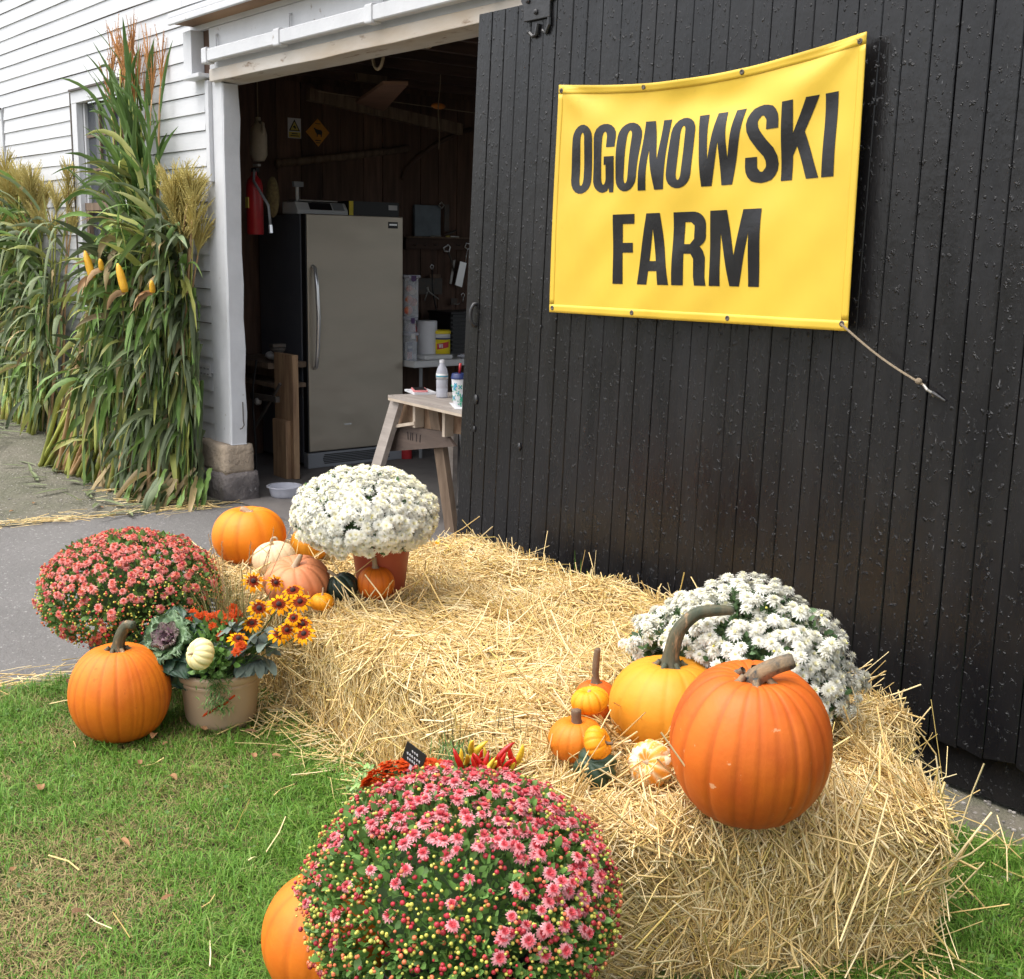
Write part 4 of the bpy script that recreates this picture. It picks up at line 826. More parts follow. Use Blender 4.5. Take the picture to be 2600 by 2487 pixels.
def mum(label, cen, rad, fmeshes, nf, bsets, zmin, leafm, nleaf, group, pot=None, seed=1, fsel=None, fshell=(.96, 1.04), fs=(.8, 1.15), avoid=None, warp=None, up=.25, leafshell=(.80,.97)):
    root = thing('potted_chrysanthemum', label, 'chrysanthemum', (0,0,0), 0, group); rs = random.Random(seed); cen = Vector(cen)
    wf = warp or (lambda d: 1+.045*mnoise.noise(d*2.6+Vector((seed, 1, 0)))+.03*mnoise.noise(d*7+Vector((0, seed, 0))))
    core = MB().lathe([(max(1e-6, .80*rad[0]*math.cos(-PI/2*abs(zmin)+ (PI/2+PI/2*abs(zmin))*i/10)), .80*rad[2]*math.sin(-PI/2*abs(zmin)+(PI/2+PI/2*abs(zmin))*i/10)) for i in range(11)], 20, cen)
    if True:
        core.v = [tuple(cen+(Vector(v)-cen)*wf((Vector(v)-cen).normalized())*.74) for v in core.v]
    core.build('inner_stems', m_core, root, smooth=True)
    leaves_on('foliage', cen, rad, nleaf, zmin, leafm, root, avoid=avoid, warp=wf, shell=leafshell)
    if pot: pot(root)
    def joined(items, name):                                     # what lies past the limit: one mesh of real pieces
        V = []; F = []; MI = []; mats = []
        for me, mw in items:
            for m in me.materials:
                if m not in mats: mats.append(m)
            ix = [mats.index(m) for m in me.materials]; o = len(V); V += [tuple(mw @ v.co) for v in me.vertices]
            for q in me.polygons: F.append(tuple(i+o for i in q.vertices)); MI.append(ix[q.material_index])
        me = bpy.data.meshes.new(name); me.from_pydata(V, [], F)
        for m in mats: me.materials.append(m)
        me.polygons.foreach_set('material_index', MI); me.update(); o = obj(name, me, None, root); o['kind'] = 'stuff'
    def spread(n, sel, shell, mk):
        out = []
        for d in sph(n, zmin, mk[1]):
            if rs.random() > sel(d)*(1 if mk[0] is WF else .45+1.1*(.5+.5*mnoise.noise(d*3.2+Vector((mk[1], 0, 0))))): continue
            d2 = (d+Vector((rs.uniform(-.06,.06), rs.uniform(-.06,.06), rs.uniform(-.06,.06)))).normalized()
            p = cen+Vector((d2.x*rad[0], d2.y*rad[1], d2.z*rad[2]))*(rs.uniform(*shell)*wf(d2))
            if avoid is not None and avoid(np.array([p[:]]))[0]: continue
            nn = (Vector((d2.x/rad[0], d2.y/rad[1], d2.z/rad[2])).normalized()+Vector((rs.uniform(-.3,.3), rs.uniform(-.3,.3), up+rs.uniform(-.1,.25)))).normalized()
            out.append((p, rs.choice(mk[0]), orient(p, nn, rs.random()*6.3, rs.uniform(*mk[2]))))
        out.sort(key=lambda q: (q[0]-CAM).length); return out
    it = spread(nf, fsel or (lambda d: 1), fshell, (fmeshes, seed, fs))
    for p, me, mw in it[:298]: place(me, 'flower', mw, root)
    if it[298:]: joined([(me, mw) for p, me, mw in it[298:]], 'flowers')
    for bi, (nb, me_list, sel) in enumerate(bsets):
        it = spread(nb, sel, (.955, 1.05), (me_list, seed+11+bi*7, (.75, 1.2))); cap = 98
        for p, me, mw in it[:cap]: place(me, 'bud', mw, root)
        if it[cap:]: joined([(me, mw) for p, me, mw in it[cap:]], 'buds')
    return root
WF = [white_fl(i) for i in (1, 2, 3)]; PF = [pink_fl(i) for i in (1, 2, 3)]; SF = [salmon_fl(i) for i in (1, 2, 3)]; OF = [orange_fl(i) for i in (1, 2)]
BRED = [bud_mesh(.0052, m_bred), bud_mesh(.0040, m_bred)]; BOR = [bud_mesh(.0036, m_bor), bud_mesh(.0043, m_bor)]; BYE = [bud_mesh(.0034, m_byel), bud_mesh(.0040, m_byel)]
def potfn(x, y, z, r0, r1, h, m, rim=.02, rimh=.03):
    def f(root):
        p = MB().lathe([(r0*.96, z), (r0, z+.008), (r1-.006, z+h-rimh), (r1+rim*.4, z+h-rimh+.001), (r1+rim*.55, z+h-.004), (r1+rim*.3, z+h), (r1-.008, z+h), (r1-.014, z+h-.03), (.001, z+h-.032)], 36, (x, y, 0)).build('pot', m, root, smooth=True, sharp=35)
        return p
    return f
# back white mum in its red pot
mum('round white mum in a terracotta red pot at back left of straw', (3.452, -1.17, .690), (.236, .236, .152), WF, 900, [(60, BYE, lambda d: .5)], -.62, m_leaf2, 2600, 'white chrysanthemums',
    pot=potfn(3.40, -1.075, .36, .080, .108, .215, m_pot), seed=4, fs=(.80, 1.08), up=.35)
# right white mum by the door, looser
def warpR(d): return 1 + .10*math.sin(d.x*5+1)*math.cos(d.y*4) + .06*math.sin(d.z*9+d.x*3)
STEMP = [Vector((4.944, -1.201, .57))+RT*dx+Vector((0, 0, dz)) for dx, dz in ((0,0),(.004,.05),(.02,.105),(.06,.145),(.105,.158),(.15,.158))]
def avoidR(P):
    m = ((P[:,0]-4.944)**2+(P[:,1]+1.201)**2+((P[:,2]-.47)*1.2)**2 < .172**2) | ((P[:,0]-5.361)**2+(P[:,1]+1.384)**2+(P[:,2]-.56)**2 < .185**2)
    for q in STEMP: m |= np.linalg.norm(P-np.array(q[:]), axis=1) < .038
    la = (P[:,0]-4.944)*RT.x+(P[:,1]+1.201)*RT.y; de = (P[:,0]-4.944)*BK.x+(P[:,1]+1.201)*BK.y
    m |= (la > -.025) & (la < .085) & (de < .0)                   # room for the curved stem
    return m
mum('sprawling white mum leaning on the black door behind the biggest pumpkin', (4.950, -.950, .508), (.285, .262, .226), WF, 880, [(90, BYE, lambda d: .5)], -.45, m_leaf2, 4200, 'white chrysanthemums',
    pot=potfn(4.955, -.95, .33, .075, .10, .16, m_potblk), seed=6, avoid=avoidR, fs=(.70, 1.02), fshell=(.86, 1.06), warp=warpR, up=.3, leafshell=(.62,.93))
# salmon mum at left
CD = Vector((CB.x, CB.y, 0)).normalized()
mum('salmon red mum dome at left beside the driveway', (2.835, -1.775, .372), (.308, .308, .205), SF, 1250,
    [(1700, BOR, lambda d: .75 if d.z < .55 else .35), (1500, BYE, lambda d: .75 if d.z < .45 else .15), (500, BRED, lambda d: .6)], -.72, m_leaf, 7000, 'red and pink chrysanthemums',
    pot=potfn(2.835, -1.775, -.005, .11, .14, .20, m_potblk), seed=8, fsel=lambda d: min(1, max(.09, (d.z-.02)*1.3)), fs=(.75, 1.08))
# foreground pink mum
def avoidF(P): return ((P[:,0]-PFX)**2+(P[:,1]-PFY)**2 < .172**2) & (P[:,2] < .29)
RGT = Vector((CR.x, CR.y, 0)).normalized()
mum('big pink and red mum dome full of buds in the foreground', (5.127, -1.978, .300), (.316, .316, .232), PF, 1700,
    [(1900, BRED, lambda d: .80 if d.z > .1 else .42), (2700, BYE, lambda d: .40 if d.z > .6 else .85), (2000, BOR, lambda d: .75 if d.z < .55 else .35)], -.75, m_leaf, 11000, 'red and pink chrysanthemums',
    pot=potfn(5.127, -1.978, -.005, .12, .15, .16, m_potblk), seed=10, fsel=lambda d: (.80 if d.z > .80 else 0) + (.62 if d.dot(RGT) > .30 and d.z > .15 else .12 if d.z > .2 else .04), fs=(.72, 1.05), avoid=avoidF)

# ------------------------------------------------------------------ beige planter at left
planter = thing('flower_planter', 'beige plastic planter pot with ornamental cabbage and yellow daisies', 'planter', (3.303, -1.655, 0))
def strap(mb, p, d, ln, w, droop, seg=6, fold=.15, tipw=.05, side=None, prof=None, twist=0.0, ruff=0.0):
    p = Vector(p); d = Vector(d).normalized(); sd = Vector(side) if side is not None else d.cross(Vector((0,0,1)))
    if sd.length < 1e-3: sd = Vector((1,0,0))
    sd.normalize(); V = []; F = []
    for i in range(seg+1):
        t = i/seg; ww = w*(prof(t) if prof else (max(tipw, math.sin(PI*min(1, .22+.78*t))**.8 if t > .3 else .72+.28*t/.3)))
        up = sd.cross(d).normalized(); V += [p-sd*ww/2+up*(ww*fold+ruff*ww*math.sin(i*2.3+ln*40)), p.copy(), p+sd*ww/2+up*(ww*fold+ruff*ww*math.sin(i*2.9+ln*70))]
        p = p+d*(ln/seg); d = (d+Vector((0,0,-1))*droop/seg).normalized(); sd = (sd-d*sd.dot(d)).normalized()
        if twist: sd = (Matrix.Rotation(twist/seg, 3, d) @ sd).normalized()
    for i in range(seg): F += [(3*i, 3*i+1, 3*i+4, 3*i+3), (3*i+1, 3*i+2, 3*i+5, 3*i+4)]
    mb.add(V, F)
px, py = 0.0, 0.0
pot = MB().lathe([(.098, -.004), (.104, .004), (.118, .03), (.128, .135), (.130, .150), (.136, .152), (.137, .160), (.134, .166), (.137, .170), (.145, .172), (.149, .180), (.149, .192), (.144, .199), (.134, .199), (.128, .17), (.001, .168)], 44).build('pot', m_potbeige, planter, smooth=True, sharp=30)
MB().lathe([(.0, .172), (.06, .176), (.127, .172)], 24).build('soil', m_peat, planter, smooth=True)
LP = lambda w: Vector(w)-Vector((3.303, -1.655, 0))
m_cab = mat('cabbage_leaf', L(.055,.105,.055), L(.035,.075,.048), 10, rough=.45, objvar=.18); m_cabin = mat('inner_cabbage_leaf', L(.17,.27,.12), L(.12,.20,.10), 14, rough=.45, objvar=.15); m_cabp = mat('purple_cabbage_leaf', L(.24,.10,.17), L(.16,.16,.10), 18, rough=.45, objvar=.2)
def cableaf(r, w, curl, ruff, seed):
    r *= 1.22; w *= 1.25; ruff *= 1.15
    rs = random.Random(seed); V = []; F = []; nu, nv = 10, 14
    for i in range(nu+1):
        t = i/nu; half = w*(math.sin(PI*min(1, .12+.80*t))**.7)
        for j in range(nv+1):
            s_ = -1+2*j/nv; e = max(t**3, abs(s_)**3); x = r*t*(1-.10*s_*s_); yy = s_*half*(1-.25*(t > .85)*(t-.85)/.15)
            z = r*(.55*t - curl*t*t) + .25*half*s_*s_ + ruff*e*math.sin(s_*13+seed+t*6) + ruff*.5*e*math.sin(t*19+seed*2+s_*21)
            V.append((x, yy, z))
    for i in range(nu):
        for j in range(nv): a = i*(nv+1)+j; F.append((a, a+1, a+nv+2, a+nv+1))
    me = bpy.data.meshes.new('cabbage_leaf'); me.from_pydata(V, [], F); me.polygons.foreach_set('use_smooth', [True]*len(F)); return me
cabc = Vector((3.265, -1.80, .295)); nrm = (CD*.75+Vector((0,0,1))*.75-RGT*.30).normalized()
cbm = orient(LP(cabc), nrm, .3, 1)
cab = MB().tube([LP((3.29,-1.74,.18)), LP(cabc)], .014, 8).build('cabbage', m_stalkg, planter)
for ring, (n, r, w, el, cu, mtl) in enumerate(((9, .125, .058, -30, .62, m_cab), (9, .105, .050, -6, .5, m_cab), (8, .078, .040, 18, .45, m_cabin), (7, .054, .028, 38, .4, m_cabp), (6, .034, .018, 58, .3, m_cabp))):
    for i in range(n):
        me = cableaf(r*random.uniform(.9, 1.1), w, cu, .010 if ring < 3 else .006, i+ring*10); me.materials.append(mtl)
        o = place(me, 'cabbage_leaf', cbm @ Matrix.Translation((0, 0, -.012+ring*.006)) @ Matrix.Rotation(2*PI*(i+ring*.4)/n, 4, 'Z') @ Matrix.Rotation(-math.radians(el), 4, 'Y') @ Matrix.Translation((.008, 0, 0)), cab)
m_sage = mat('silver_sage_leaf', L(.16,.20,.165), L(.12,.16,.13), 14, rough=.8, objvar=.15); m_rudy = mat('golden_petal', L(.80,.36,.004), L(.70,.22,.004), 16, rough=.8, spec=.1, objvar=.12, translucent=.05); m_rudr = mat('mahogany_petal_base', L(.22,.024,.004), L(.12,.012,.004), 10, rough=.8, spec=.1); m_rudc = mat('dark_cone', L(.030,.012,.014), L(.05,.02,.015), 30, rough=.8, bump=.8, bscale=300)
# silver sage leaves
def sageleaf(seed):
    mb = MB(); strap(mb, (0,0,0), (1,0,.35), .085, .034, 1.0+seed*.1, 7, .12, .1, prof=lambda t: max(.12, math.sin(PI*min(.97, .10+.86*t))**.6)); me = mb.mesh('sage_leaf', True); me.materials.append(m_sage); return me
SG = [sageleaf(i) for i in range(3)]
sc_ = LP(onz(640, 1640, .29))
for i in range(42):
    a = random.uniform(0, 6.3); p = sc_ + RGT*random.uniform(-.075, .06) + CD*random.uniform(-.03, .05) + Vector((0, 0, random.uniform(-.06, .085)))
    d = (Vector((math.cos(a), math.sin(a), random.uniform(-.6, .5)))*.6 + CD*.6).normalized(); q = d.to_track_quat('X', 'Z').to_matrix().to_4x4()
    place(SG[i % 3], 'sage_leaf', Matrix.Translation(p) @ q @ Matrix.Rotation(random.uniform(-.6, .6), 4, 'X') @ Matrix.Scale(random.uniform(.6, 1.05), 4), planter)
for i in range(14):
    p = sc_+RGT*random.uniform(-.03, .05)+Vector((0, 0, -.05)); d = (CD+RGT*random.uniform(-.6, .9)+Vector((0,0,-.3))).normalized(); q = d.to_track_quat('X', 'Z').to_matrix().to_4x4()
    place(SG[i % 3], 'sage_leaf', Matrix.Translation(p) @ q @ Matrix.Scale(random.uniform(.8, 1.1), 4), planter)
# orange mum clump, dark foliage
leaves_on('foliage', LP((3.34, -1.67, .27)), (.12, .12, .10), 900, -.3, m_leaf, planter, (.018, .034), (.4, 1.0))
leaves_on('foliage', LP((3.42, -1.74, .25)), (.06, .05, .05), 220, -.6, m_leaf, planter, (.018, .034), (.4, 1.0))
for px_, py_, zz in [(490+i*14, 1563+((i*7) % 11)-5, .375) for i in range(9)]+[(592, 1545, .385), (585, 1568, .375), (600, 1556, .37), (566, 1600, .33), (578, 1590, .33), (590, 1606, .34), (540, 1590, .36), (612, 1640, .33), (600, 1655, .32), (618, 1600, .35), (560, 1612, .34), (582, 1620, .31), (552, 1632, .31), (574, 1640, .30), (480, 1572, .37), (596, 1578, .36), (572, 1576, .37)]:
    p = LP(onz(px_, py_, zz)); place(random.choice(OF), 'orange_flower', orient(p, (CD*.7+Vector((random.uniform(-.4,.4), random.uniform(-.4,.4), .8))).normalized(), random.random()*6, random.uniform(1.0, 1.35)), planter)
# rudbeckias
def rud(seed, cup):
    me = flower_mesh('daisy_flower', [petals([(13, .030, .0125, -4, .020, 0)], cup, seed, 3), petals([(13, .019, .0105, 4, .008, .0012)], .1, seed, 2)], [m_rudy, m_rudr]); return me
RU = [rud(1, .22), rud(2, .35), rud(3, .5)]; cone = MB().ball((0,0,.003), .0105, 10, 6, (1,1,.9)).mesh('cone', True); cone.materials.append(m_rudc)
heads = []
for px_, py_, zz in ((643,1476,.45),(700,1480,.46),(744,1500,.44),(762,1528,.42),(708,1535,.41),(640,1583,.36),(745,1570,.40),(768,1585,.38),(712,1612,.335),(605,1622,.325),(772,1610,.36),(658,1545,.40),(728,1600,.36)):
    p = LP(onz(px_, py_, zz+.02)); d = (CD*random.uniform(.25, .8)+RGT*random.uniform(-.35, .45)+Vector((0, 0, .75))).normalized(); heads.append(p)
    o = place(random.choice(RU), 'daisy_flower', orient(p, d, random.random()*6, random.uniform(.66, .92)), planter); n_ = bpy.data.objects.new('cone', cone); COL.objects.link(n_); n_.parent = o
stems_from('stems', LP((3.37, -1.66, .17)), heads, m_stalkg, planter, .0018)
# ornamental grass with plumes
m_fount = mat('fountain_grass_blade', L(.20,.19,.06), L(.30,.25,.10), 5, rough=.6, island=.3); m_plume = mat('fountain_grass_plume', L(.38,.25,.13), L(.30,.18,.09), 9, rough=.9, island=.25)
gb = MB(); base = LP((3.285, -1.60, .17)); tips = []
for i in range(150):
    d = Vector((random.gauss(0, .22), random.gauss(0, .22), 1)); l_ = random.uniform(.20, .40); strap(gb, base+Vector((random.gauss(0,.03), random.gauss(0,.03), 0)), d, l_, random.uniform(.002, .004), random.uniform(.15, .9), 6, .2)
gb.build('grass_blades', m_fount, planter)['kind'] = 'stuff'
for i in range(9):
    d = Vector((random.gauss(0, .22)+.05, random.gauss(0, .22)+.05, 1)).normalized(); b = base+Vector((random.gauss(0,.02), random.gauss(0,.02), 0)); tip = b+d*random.uniform(.40, .54)+Vector((0.02,.03,0)); pm = MB().tube([b, b.lerp(tip, .5)+Vector((0,0,.01)), tip], .0011, 4)
    ax = (tip-b).normalized()
    for k in range(46):
        q = b.lerp(tip, random.uniform(.80, 1.0)); e = (ax*.9+Vector((random.gauss(0,.5), random.gauss(0,.5), random.gauss(0,.5)))).normalized(); strap(pm, q, e, random.uniform(.008, .016), .0011, .2, 2)
    pm.build('grass_plume', m_plume, planter)
# trailing pepper with green leaves over the rim
m_trail = mat('trailing_leaf', L(.10,.19,.045), L(.14,.24,.06), 9, rough=.5, island=.3)
tb = MB(); t0 = CD*.150+RGT*.035+Vector((0,0,.185))
for i in range(240):
    dz_ = random.uniform(-.085, .035); p = t0+RGT*random.gauss(0, .024)+CD*(random.uniform(.0, .03)-max(0, dz_)*1.2)+Vector((0, 0, dz_)); strap(tb, p, (CD*random.uniform(.2,.8)+RGT*random.uniform(-1, 1)+Vector((0,0,random.uniform(-1, .4)))), random.uniform(.012, .034), random.uniform(.003, .006), .8, 3)
tb.build('trailing_leaves', m_trail, planter)['kind'] = 'stuff'
a = CD*.155+RGT*.085+Vector((0,0,.150)); b = CD*.158+RGT*.0+Vector((0,0,.095))
for k in range(9):
    p = a.lerp(b, k/8)+Vector((0, 0, random.uniform(-.006, .006))); MB().tube([p, p+(b-a).normalized()*.016+Vector((0,0,-.002)), p+(b-a).normalized()*.026+Vector((0,0,-.004))], [.0032,.0042,.001], 6).build('red_flower_bud', m_bred if k % 2 else m_opet, planter, smooth=True)
m_sign = mat('black_plant_tag', L(.012,.012,.014), L(.02,.018,.02), 10, rough=.35); m_chalk = mat('white_script_print', L(.55,.55,.56), rough=.6)
def tagsign(label, p, w, h, face, tilt, seed):
    root = thing('plant_sign', label, 'plant sign', p); F = Vector(face); F.z = 0; F.normalize(); R_ = F.cross(Vector((0,0,-1))).normalized(); R_ = Vector((0,0,1)).cross(F).normalized()
    M_ = Matrix((( R_.x, -F.x, 0, 0), (R_.y, -F.y, 0, 0), (0, 0, 1, 0), (0,0,0,1))) @ Matrix.Rotation(tilt, 4, 'Y')
    o = MB().box(-w/2, w/2, -.0015, .0015, 0, h).build('plate', m_sign, root); o.matrix_local = M_
    o2 = MB().box(-.004, .004, -.001, .001, -.18, -.0005).build('stake', m_clear2, root); o2.matrix_local = M_
    rs = random.Random(seed)
    for row, (zz, n_, sc) in enumerate(((.72, 3, .5), (.46, 6, 1.0), (.22, 5, .8))):
        for k in range(n_):
            x0 = (-.36+.72*(k+.5)/n_)*w*sc; pts = [(x0+w*.03*math.cos(a_*1.3+rs.random())*1.2+w*.012*a_/6, -.0028, zz*h+h*.055*math.sin(a_+rs.random()*.4)) for a_ in [i*6.3/9 for i in range(10)]]
            s_ = MB().tube(pts, .0006 if w < .045 else .0009, 4).build('script_letter', m_chalk, root); s_.matrix_local = M_
    return root
tagsign('small black plant tag on a stake in front of salmon mum', onz(543, 1560, .36), .036, .055, CD-RGT*.5, 0, 3)

# ------------------------------------------------------------------ chili planter behind the foreground mum
pep = thing('pepper_planter', 'planter of red and yellow chili peppers with orange mums behind pink mum', 'planter', (4.86, -1.74, 0))
potfn(0, 0, -.004, .10, .13, .17, m_potbeige)(pep); QP = lambda w: Vector(w)-Vector((4.86, -1.74, 0))
m_chr = mat('red_chili', L(.50,.012,.010), L(.42,.010,.008), 5, rough=.22, objvar=.15); m_chy = mat('yellow_chili', L(.72,.50,.03), L(.62,.46,.05), 5, rough=.25, objvar=.12)
def chili(): return MB().tube([(0,0,0),(0,.001,.014),(.001,.002,.030),(.004,.002,.046),(.008,.002,.056)], [.0055,.0075,.0068,.0045,.0008], 8).mesh('chili', True)
cr_ = chili(); cr_.materials.append(m_chr); cy_ = chili(); cy_.materials.append(m_chy)
pcen = QP(onz(1240, 1955, .36))
for i in range(48):
    p = pcen+RGT*random.uniform(-.075, .085)+BK*random.uniform(-.05, .06)+Vector((0, 0, random.uniform(-.06, .02))); d = Vector((0, 0, 1))+RGT*random.uniform(-.6, .9)+CD*random.uniform(-.2, .8)
    yel = i % 3 == 0; place(cy_ if yel else cr_, 'chili', orient(p, d.normalized(), random.random()*6, random.uniform(.8, 1.15)), pep)
leaves_on('foliage', pcen+Vector((0,0,-.05)), (.09, .09, .06), 420, -.4, m_leaf, pep, (.018, .034), (.4, 1.0))
oc = QP(onz(1050, 1985, .33))
leaves_on('foliage', oc+Vector((0,0,-.03)), (.11, .085, .055), 420, -.5, m_leaf2, pep, (.014, .028), (.5, 1.0))
for i in range(95):
    d = sph(200, 0, 3)[i*2]; p = oc+RGT*d.x*.115+CD*d.y*.085+Vector((0, 0, d.z*.055-.01)); place(random.choice(OF), 'orange_flower', orient(p, (d+Vector((0,0,.6))).normalized(), random.random()*6, random.uniform(.85, 1.2)), pep)
m_feath = mat('feathery_green', L(.06,.17,.03), L(.09,.22,.04), 9, rough=.5, island=.3); m_lime = mat('lime_foliage', L(.22,.36,.10), L(.16,.30,.07), 9, rough=.5, island=.3)
fb = MB(); fc = QP(onz(1150, 1920, .34))
for i in range(260): strap(fb, fc+Vector((random.gauss(0,.028), random.gauss(0,.028), random.uniform(-.07, .02))), Vector((random.gauss(0,.6), random.gauss(0,.6), 1)), random.uniform(.02, .055), .0022, .5, 3)
fb.build('feathery_foliage', m_feath, pep)['kind'] = 'stuff'
lb = MB(); lc = QP(onz(965, 1985, .30))
for i in range(260): strap(lb, lc+RGT*random.gauss(0,.035)+CD*random.gauss(0,.03)+Vector((0, 0, random.gauss(-.01, .018))), Vector((random.gauss(0,.8), random.gauss(0,.8), .6)), random.uniform(.014, .030), .009, .9, 3)
lb.build('lime_foliage', m_lime, pep)['kind'] = 'stuff'
m_darkgr = mat('dark_grass_blade', L(.16,.15,.06), L(.12,.09,.06), 6, rough=.6, island=.3)
for cx2, cy2, nn_ in ((1150, 1930, 24), (1255, 1920, 30), (1320, 1930, 24)):
    db = MB(); p0 = QP(onz(cx2, cy2, .30))
    for i in range(nn_): strap(db, p0+Vector((random.gauss(0,.015), random.gauss(0,.015), -.04)), Vector((random.gauss(0,.18)+.02, random.gauss(0,.18), 1)), random.uniform(.12, .24), .0022, random.uniform(.05, .5), 5)
    db.build('grass_tuft', m_darkgr, pep)['kind'] = 'stuff'
tagsign('black plant tag with white script among orange mums', onz(1045, 1942, .39), .062, .048, CD*.8-RGT*.55, .35, 5)
# ------------------------------------------------------------------ corn shocks
m_corn = mat('corn_leaf', L(.125,.19,.055), L(.18,.235,.078), 5, (1,1,1), rough=.5, objvar=.34, hue=.02, translucent=.2, spec=.35, c3=L(.14,.15,.07), s3=18, t3=(.62,.72))
m_corndk = mat('dusky_corn_leaf', L(.125,.165,.075), L(.17,.205,.095), 5, rough=.6, objvar=.32, hue=.015, translucent=.15, c3=L(.20,.16,.08), s3=14, t3=(.66,.74))
m_corntop = mat('bright_corn_leaf', L(.085,.165,.040), L(.13,.21,.058), 5, rough=.45, objvar=.25, translucent=.25, spec=.4)
m_cornyel = mat('yellowing_corn_leaf', L(.36,.34,.10), L(.28,.31,.08), 5, rough=.5, objvar=.25, translucent=.2)
def cornmix(n, a, b, **k): return mat(n, a, b, 9, rough=.5, island=.50, translucent=.2, spec=.35, **k)
m_corn_i = cornmix('hanging_corn_leaf', L(.115,.215,.045), L(.19,.285,.078)); m_corndk_i = cornmix('hanging_dusky_corn_leaf', L(.11,.155,.075), L(.17,.205,.10), c3=L(.30,.24,.12), s3=14, t3=(.62,.70)); m_corntan_i = cornmix('hanging_dry_corn_leaf', L(.40,.29,.15), L(.30,.24,.11)); m_cornyel_i = cornmix('hanging_yellow_corn_leaf', L(.36,.36,.10), L(.27,.31,.08))
m_husk = mat('dry_husk', L(.42,.27,.13), L(.30,.17,.08), 8, rough=.7, objvar=.2)
m_stalk = mat('corn_stalk', L(.36,.37,.075), L(.27,.31,.06), 7, (1,1,.5), rough=.5, objvar=.25, c3=L(.36,.22,.10), s3=6, t3=(.58,.68))
m_tasg = mat('corn_tassel', L(.50,.40,.13), L(.44,.38,.12), 12, rough=.8, objvar=.15, island=0); m_tasb = mat('rusty_corn_tassel', L(.50,.24,.07), L(.38,.17,.06), 12, rough=.8, objvar=.15)
m_cob = mat('yellow_corn_cob', L(.80,.44,.02), L(.74,.36,.015), 30, rough=.4, bump=.9, bscale=170, bdist=.004)
def tassel(seed, n, ln, spread):
    rs = random.Random(seed); mb = MB()
    mb.tube([(0,0,-.10),(0,0,0),(0,0,ln*.5),(rs.uniform(-.01,.01),0,ln)], [.004,.003,.0028,.001], 4, cap=False)
    for i in range(n):
        z = rs.uniform(0, ln*.35); a = rs.random()*6.3; s_ = rs.uniform(.4, 1)*spread; l_ = ln*rs.uniform(.5, .9); p = [Vector((0,0,z))]
        d = Vector((math.cos(a)*s_, math.sin(a)*s_, 1)).normalized()
        for k in range(4): p.append(p[-1]+d*l_/4); d = (d+Vector((math.cos(a), math.sin(a), -.3))*.12*spread*2).normalized()
        mb.tube(p, [.0022,.0034,.0034,.003,.0008], 3, cap=False)
        for k in range(10):
            q = p[0].lerp(p[-1], rs.uniform(.2, 1)); mb.tube([q, q+Vector((rs.gauss(0,.006), rs.gauss(0,.006), rs.uniform(-.004,.012)))], [.0022,.0008], 3, cap=False)
    return mb.mesh('tassel')
TG = [tassel(i, 42, .27, .42) for i in range(4)]; TB = [tassel(10+i, 10, .34, .20) for i in range(3)]
for t in TG: t.materials.append(m_tasg)
for t in TB: t.materials.append(m_tasb)
def cornleaf(root, p, d, ln, w, droop, m, name='leaf', seg=8):
    mb = MB(); strap(mb, p, d, ln, w, droop, seg, -.22, .04, side=Vector(d).cross(Vector((random.gauss(0,.3), -1+random.gauss(0,.4), random.gauss(0,.2)))), twist=random.gauss(0, .8), ruff=.10)
    return mb.build(name, m, root, smooth=True)
def path(p0, p1, t, sag=.0): q = Vector(p0).lerp(Vector(p1), t); q.y -= sag*math.sin(PI*t); return q
def shock(label, loc, stalks, nleaf, seed, group='corn shocks leaning on the barn'):
    random.seed(seed); root = thing('corn_shock', label, 'corn stalks', loc, 0, group); nl = 0; extra = MB()
    for (b, t, kind) in stalks:
        b = Vector(b)-Vector(loc); t = Vector(t)-Vector(loc); L_ = (t-b).length
        r0 = random.uniform(.010, .0155); pts = []; rad = []; n = int(L_/.16)
        for i in range(n*3+1):
            u_ = i/(n*3); q = b.lerp(t, u_); q.y -= .05*math.sin(PI*u_)*0; pts.append(q); rad.append(max(.0035, r0*(1-.62*u_))*(1.18 if i % 3 == 0 else 1.0))
        MB().tube(pts, rad, 7).build('stalk', m_stalk if random.random() < .78 else m_husk, root, smooth=True)
        ax = (t-b).normalized()
        if kind:
            o = place(random.choice(TB if kind == 'tall' else TG), 'tassel', orient(t, (ax+Vector((random.gauss(0,.06), random.gauss(0,.05), 0))).normalized(), random.random()*6, random.uniform(.85, 1.15)), root)
        for i in range(1, n):
            u_ = i/n; q = b.lerp(t, u_); sgn = 1 if i % 2 else -1
            if kind == 'tall' and u_ > .5:
                d = ax*1.0 + Vector((sgn*random.uniform(.15, .55), random.uniform(-.45, -.02), 0)); ln, w, dr, m = random.uniform(.42, .80)*(1.35-.66*u_), random.uniform(.022, .050), random.uniform(.1, 1.5), m_corntop
            else:
                d = ax*.25 + Vector((sgn*random.uniform(.05, .45), random.uniform(-.45, -.03), random.uniform(-.9, .35))); ln, w, dr, m = random.uniform(.25, .55), random.uniform(.024, .056), random.uniform(1.0, 4.0), (m_corn if random.random() < .55 else m_corndk)
                if u_ < .22: d.z -= .6; ln *= .7; m = m_corndk if random.random() < .75 else m_husk
            if nl < 298: cornleaf(root, q, d, ln, w, dr, m); nl += 1
            else: strap(extra, q, d, ln, w, dr, 6, -.22, .04)
    if extra.v: extra.build('leaves', m_corndk, root, smooth=True)['kind'] = 'stuff'
    return root
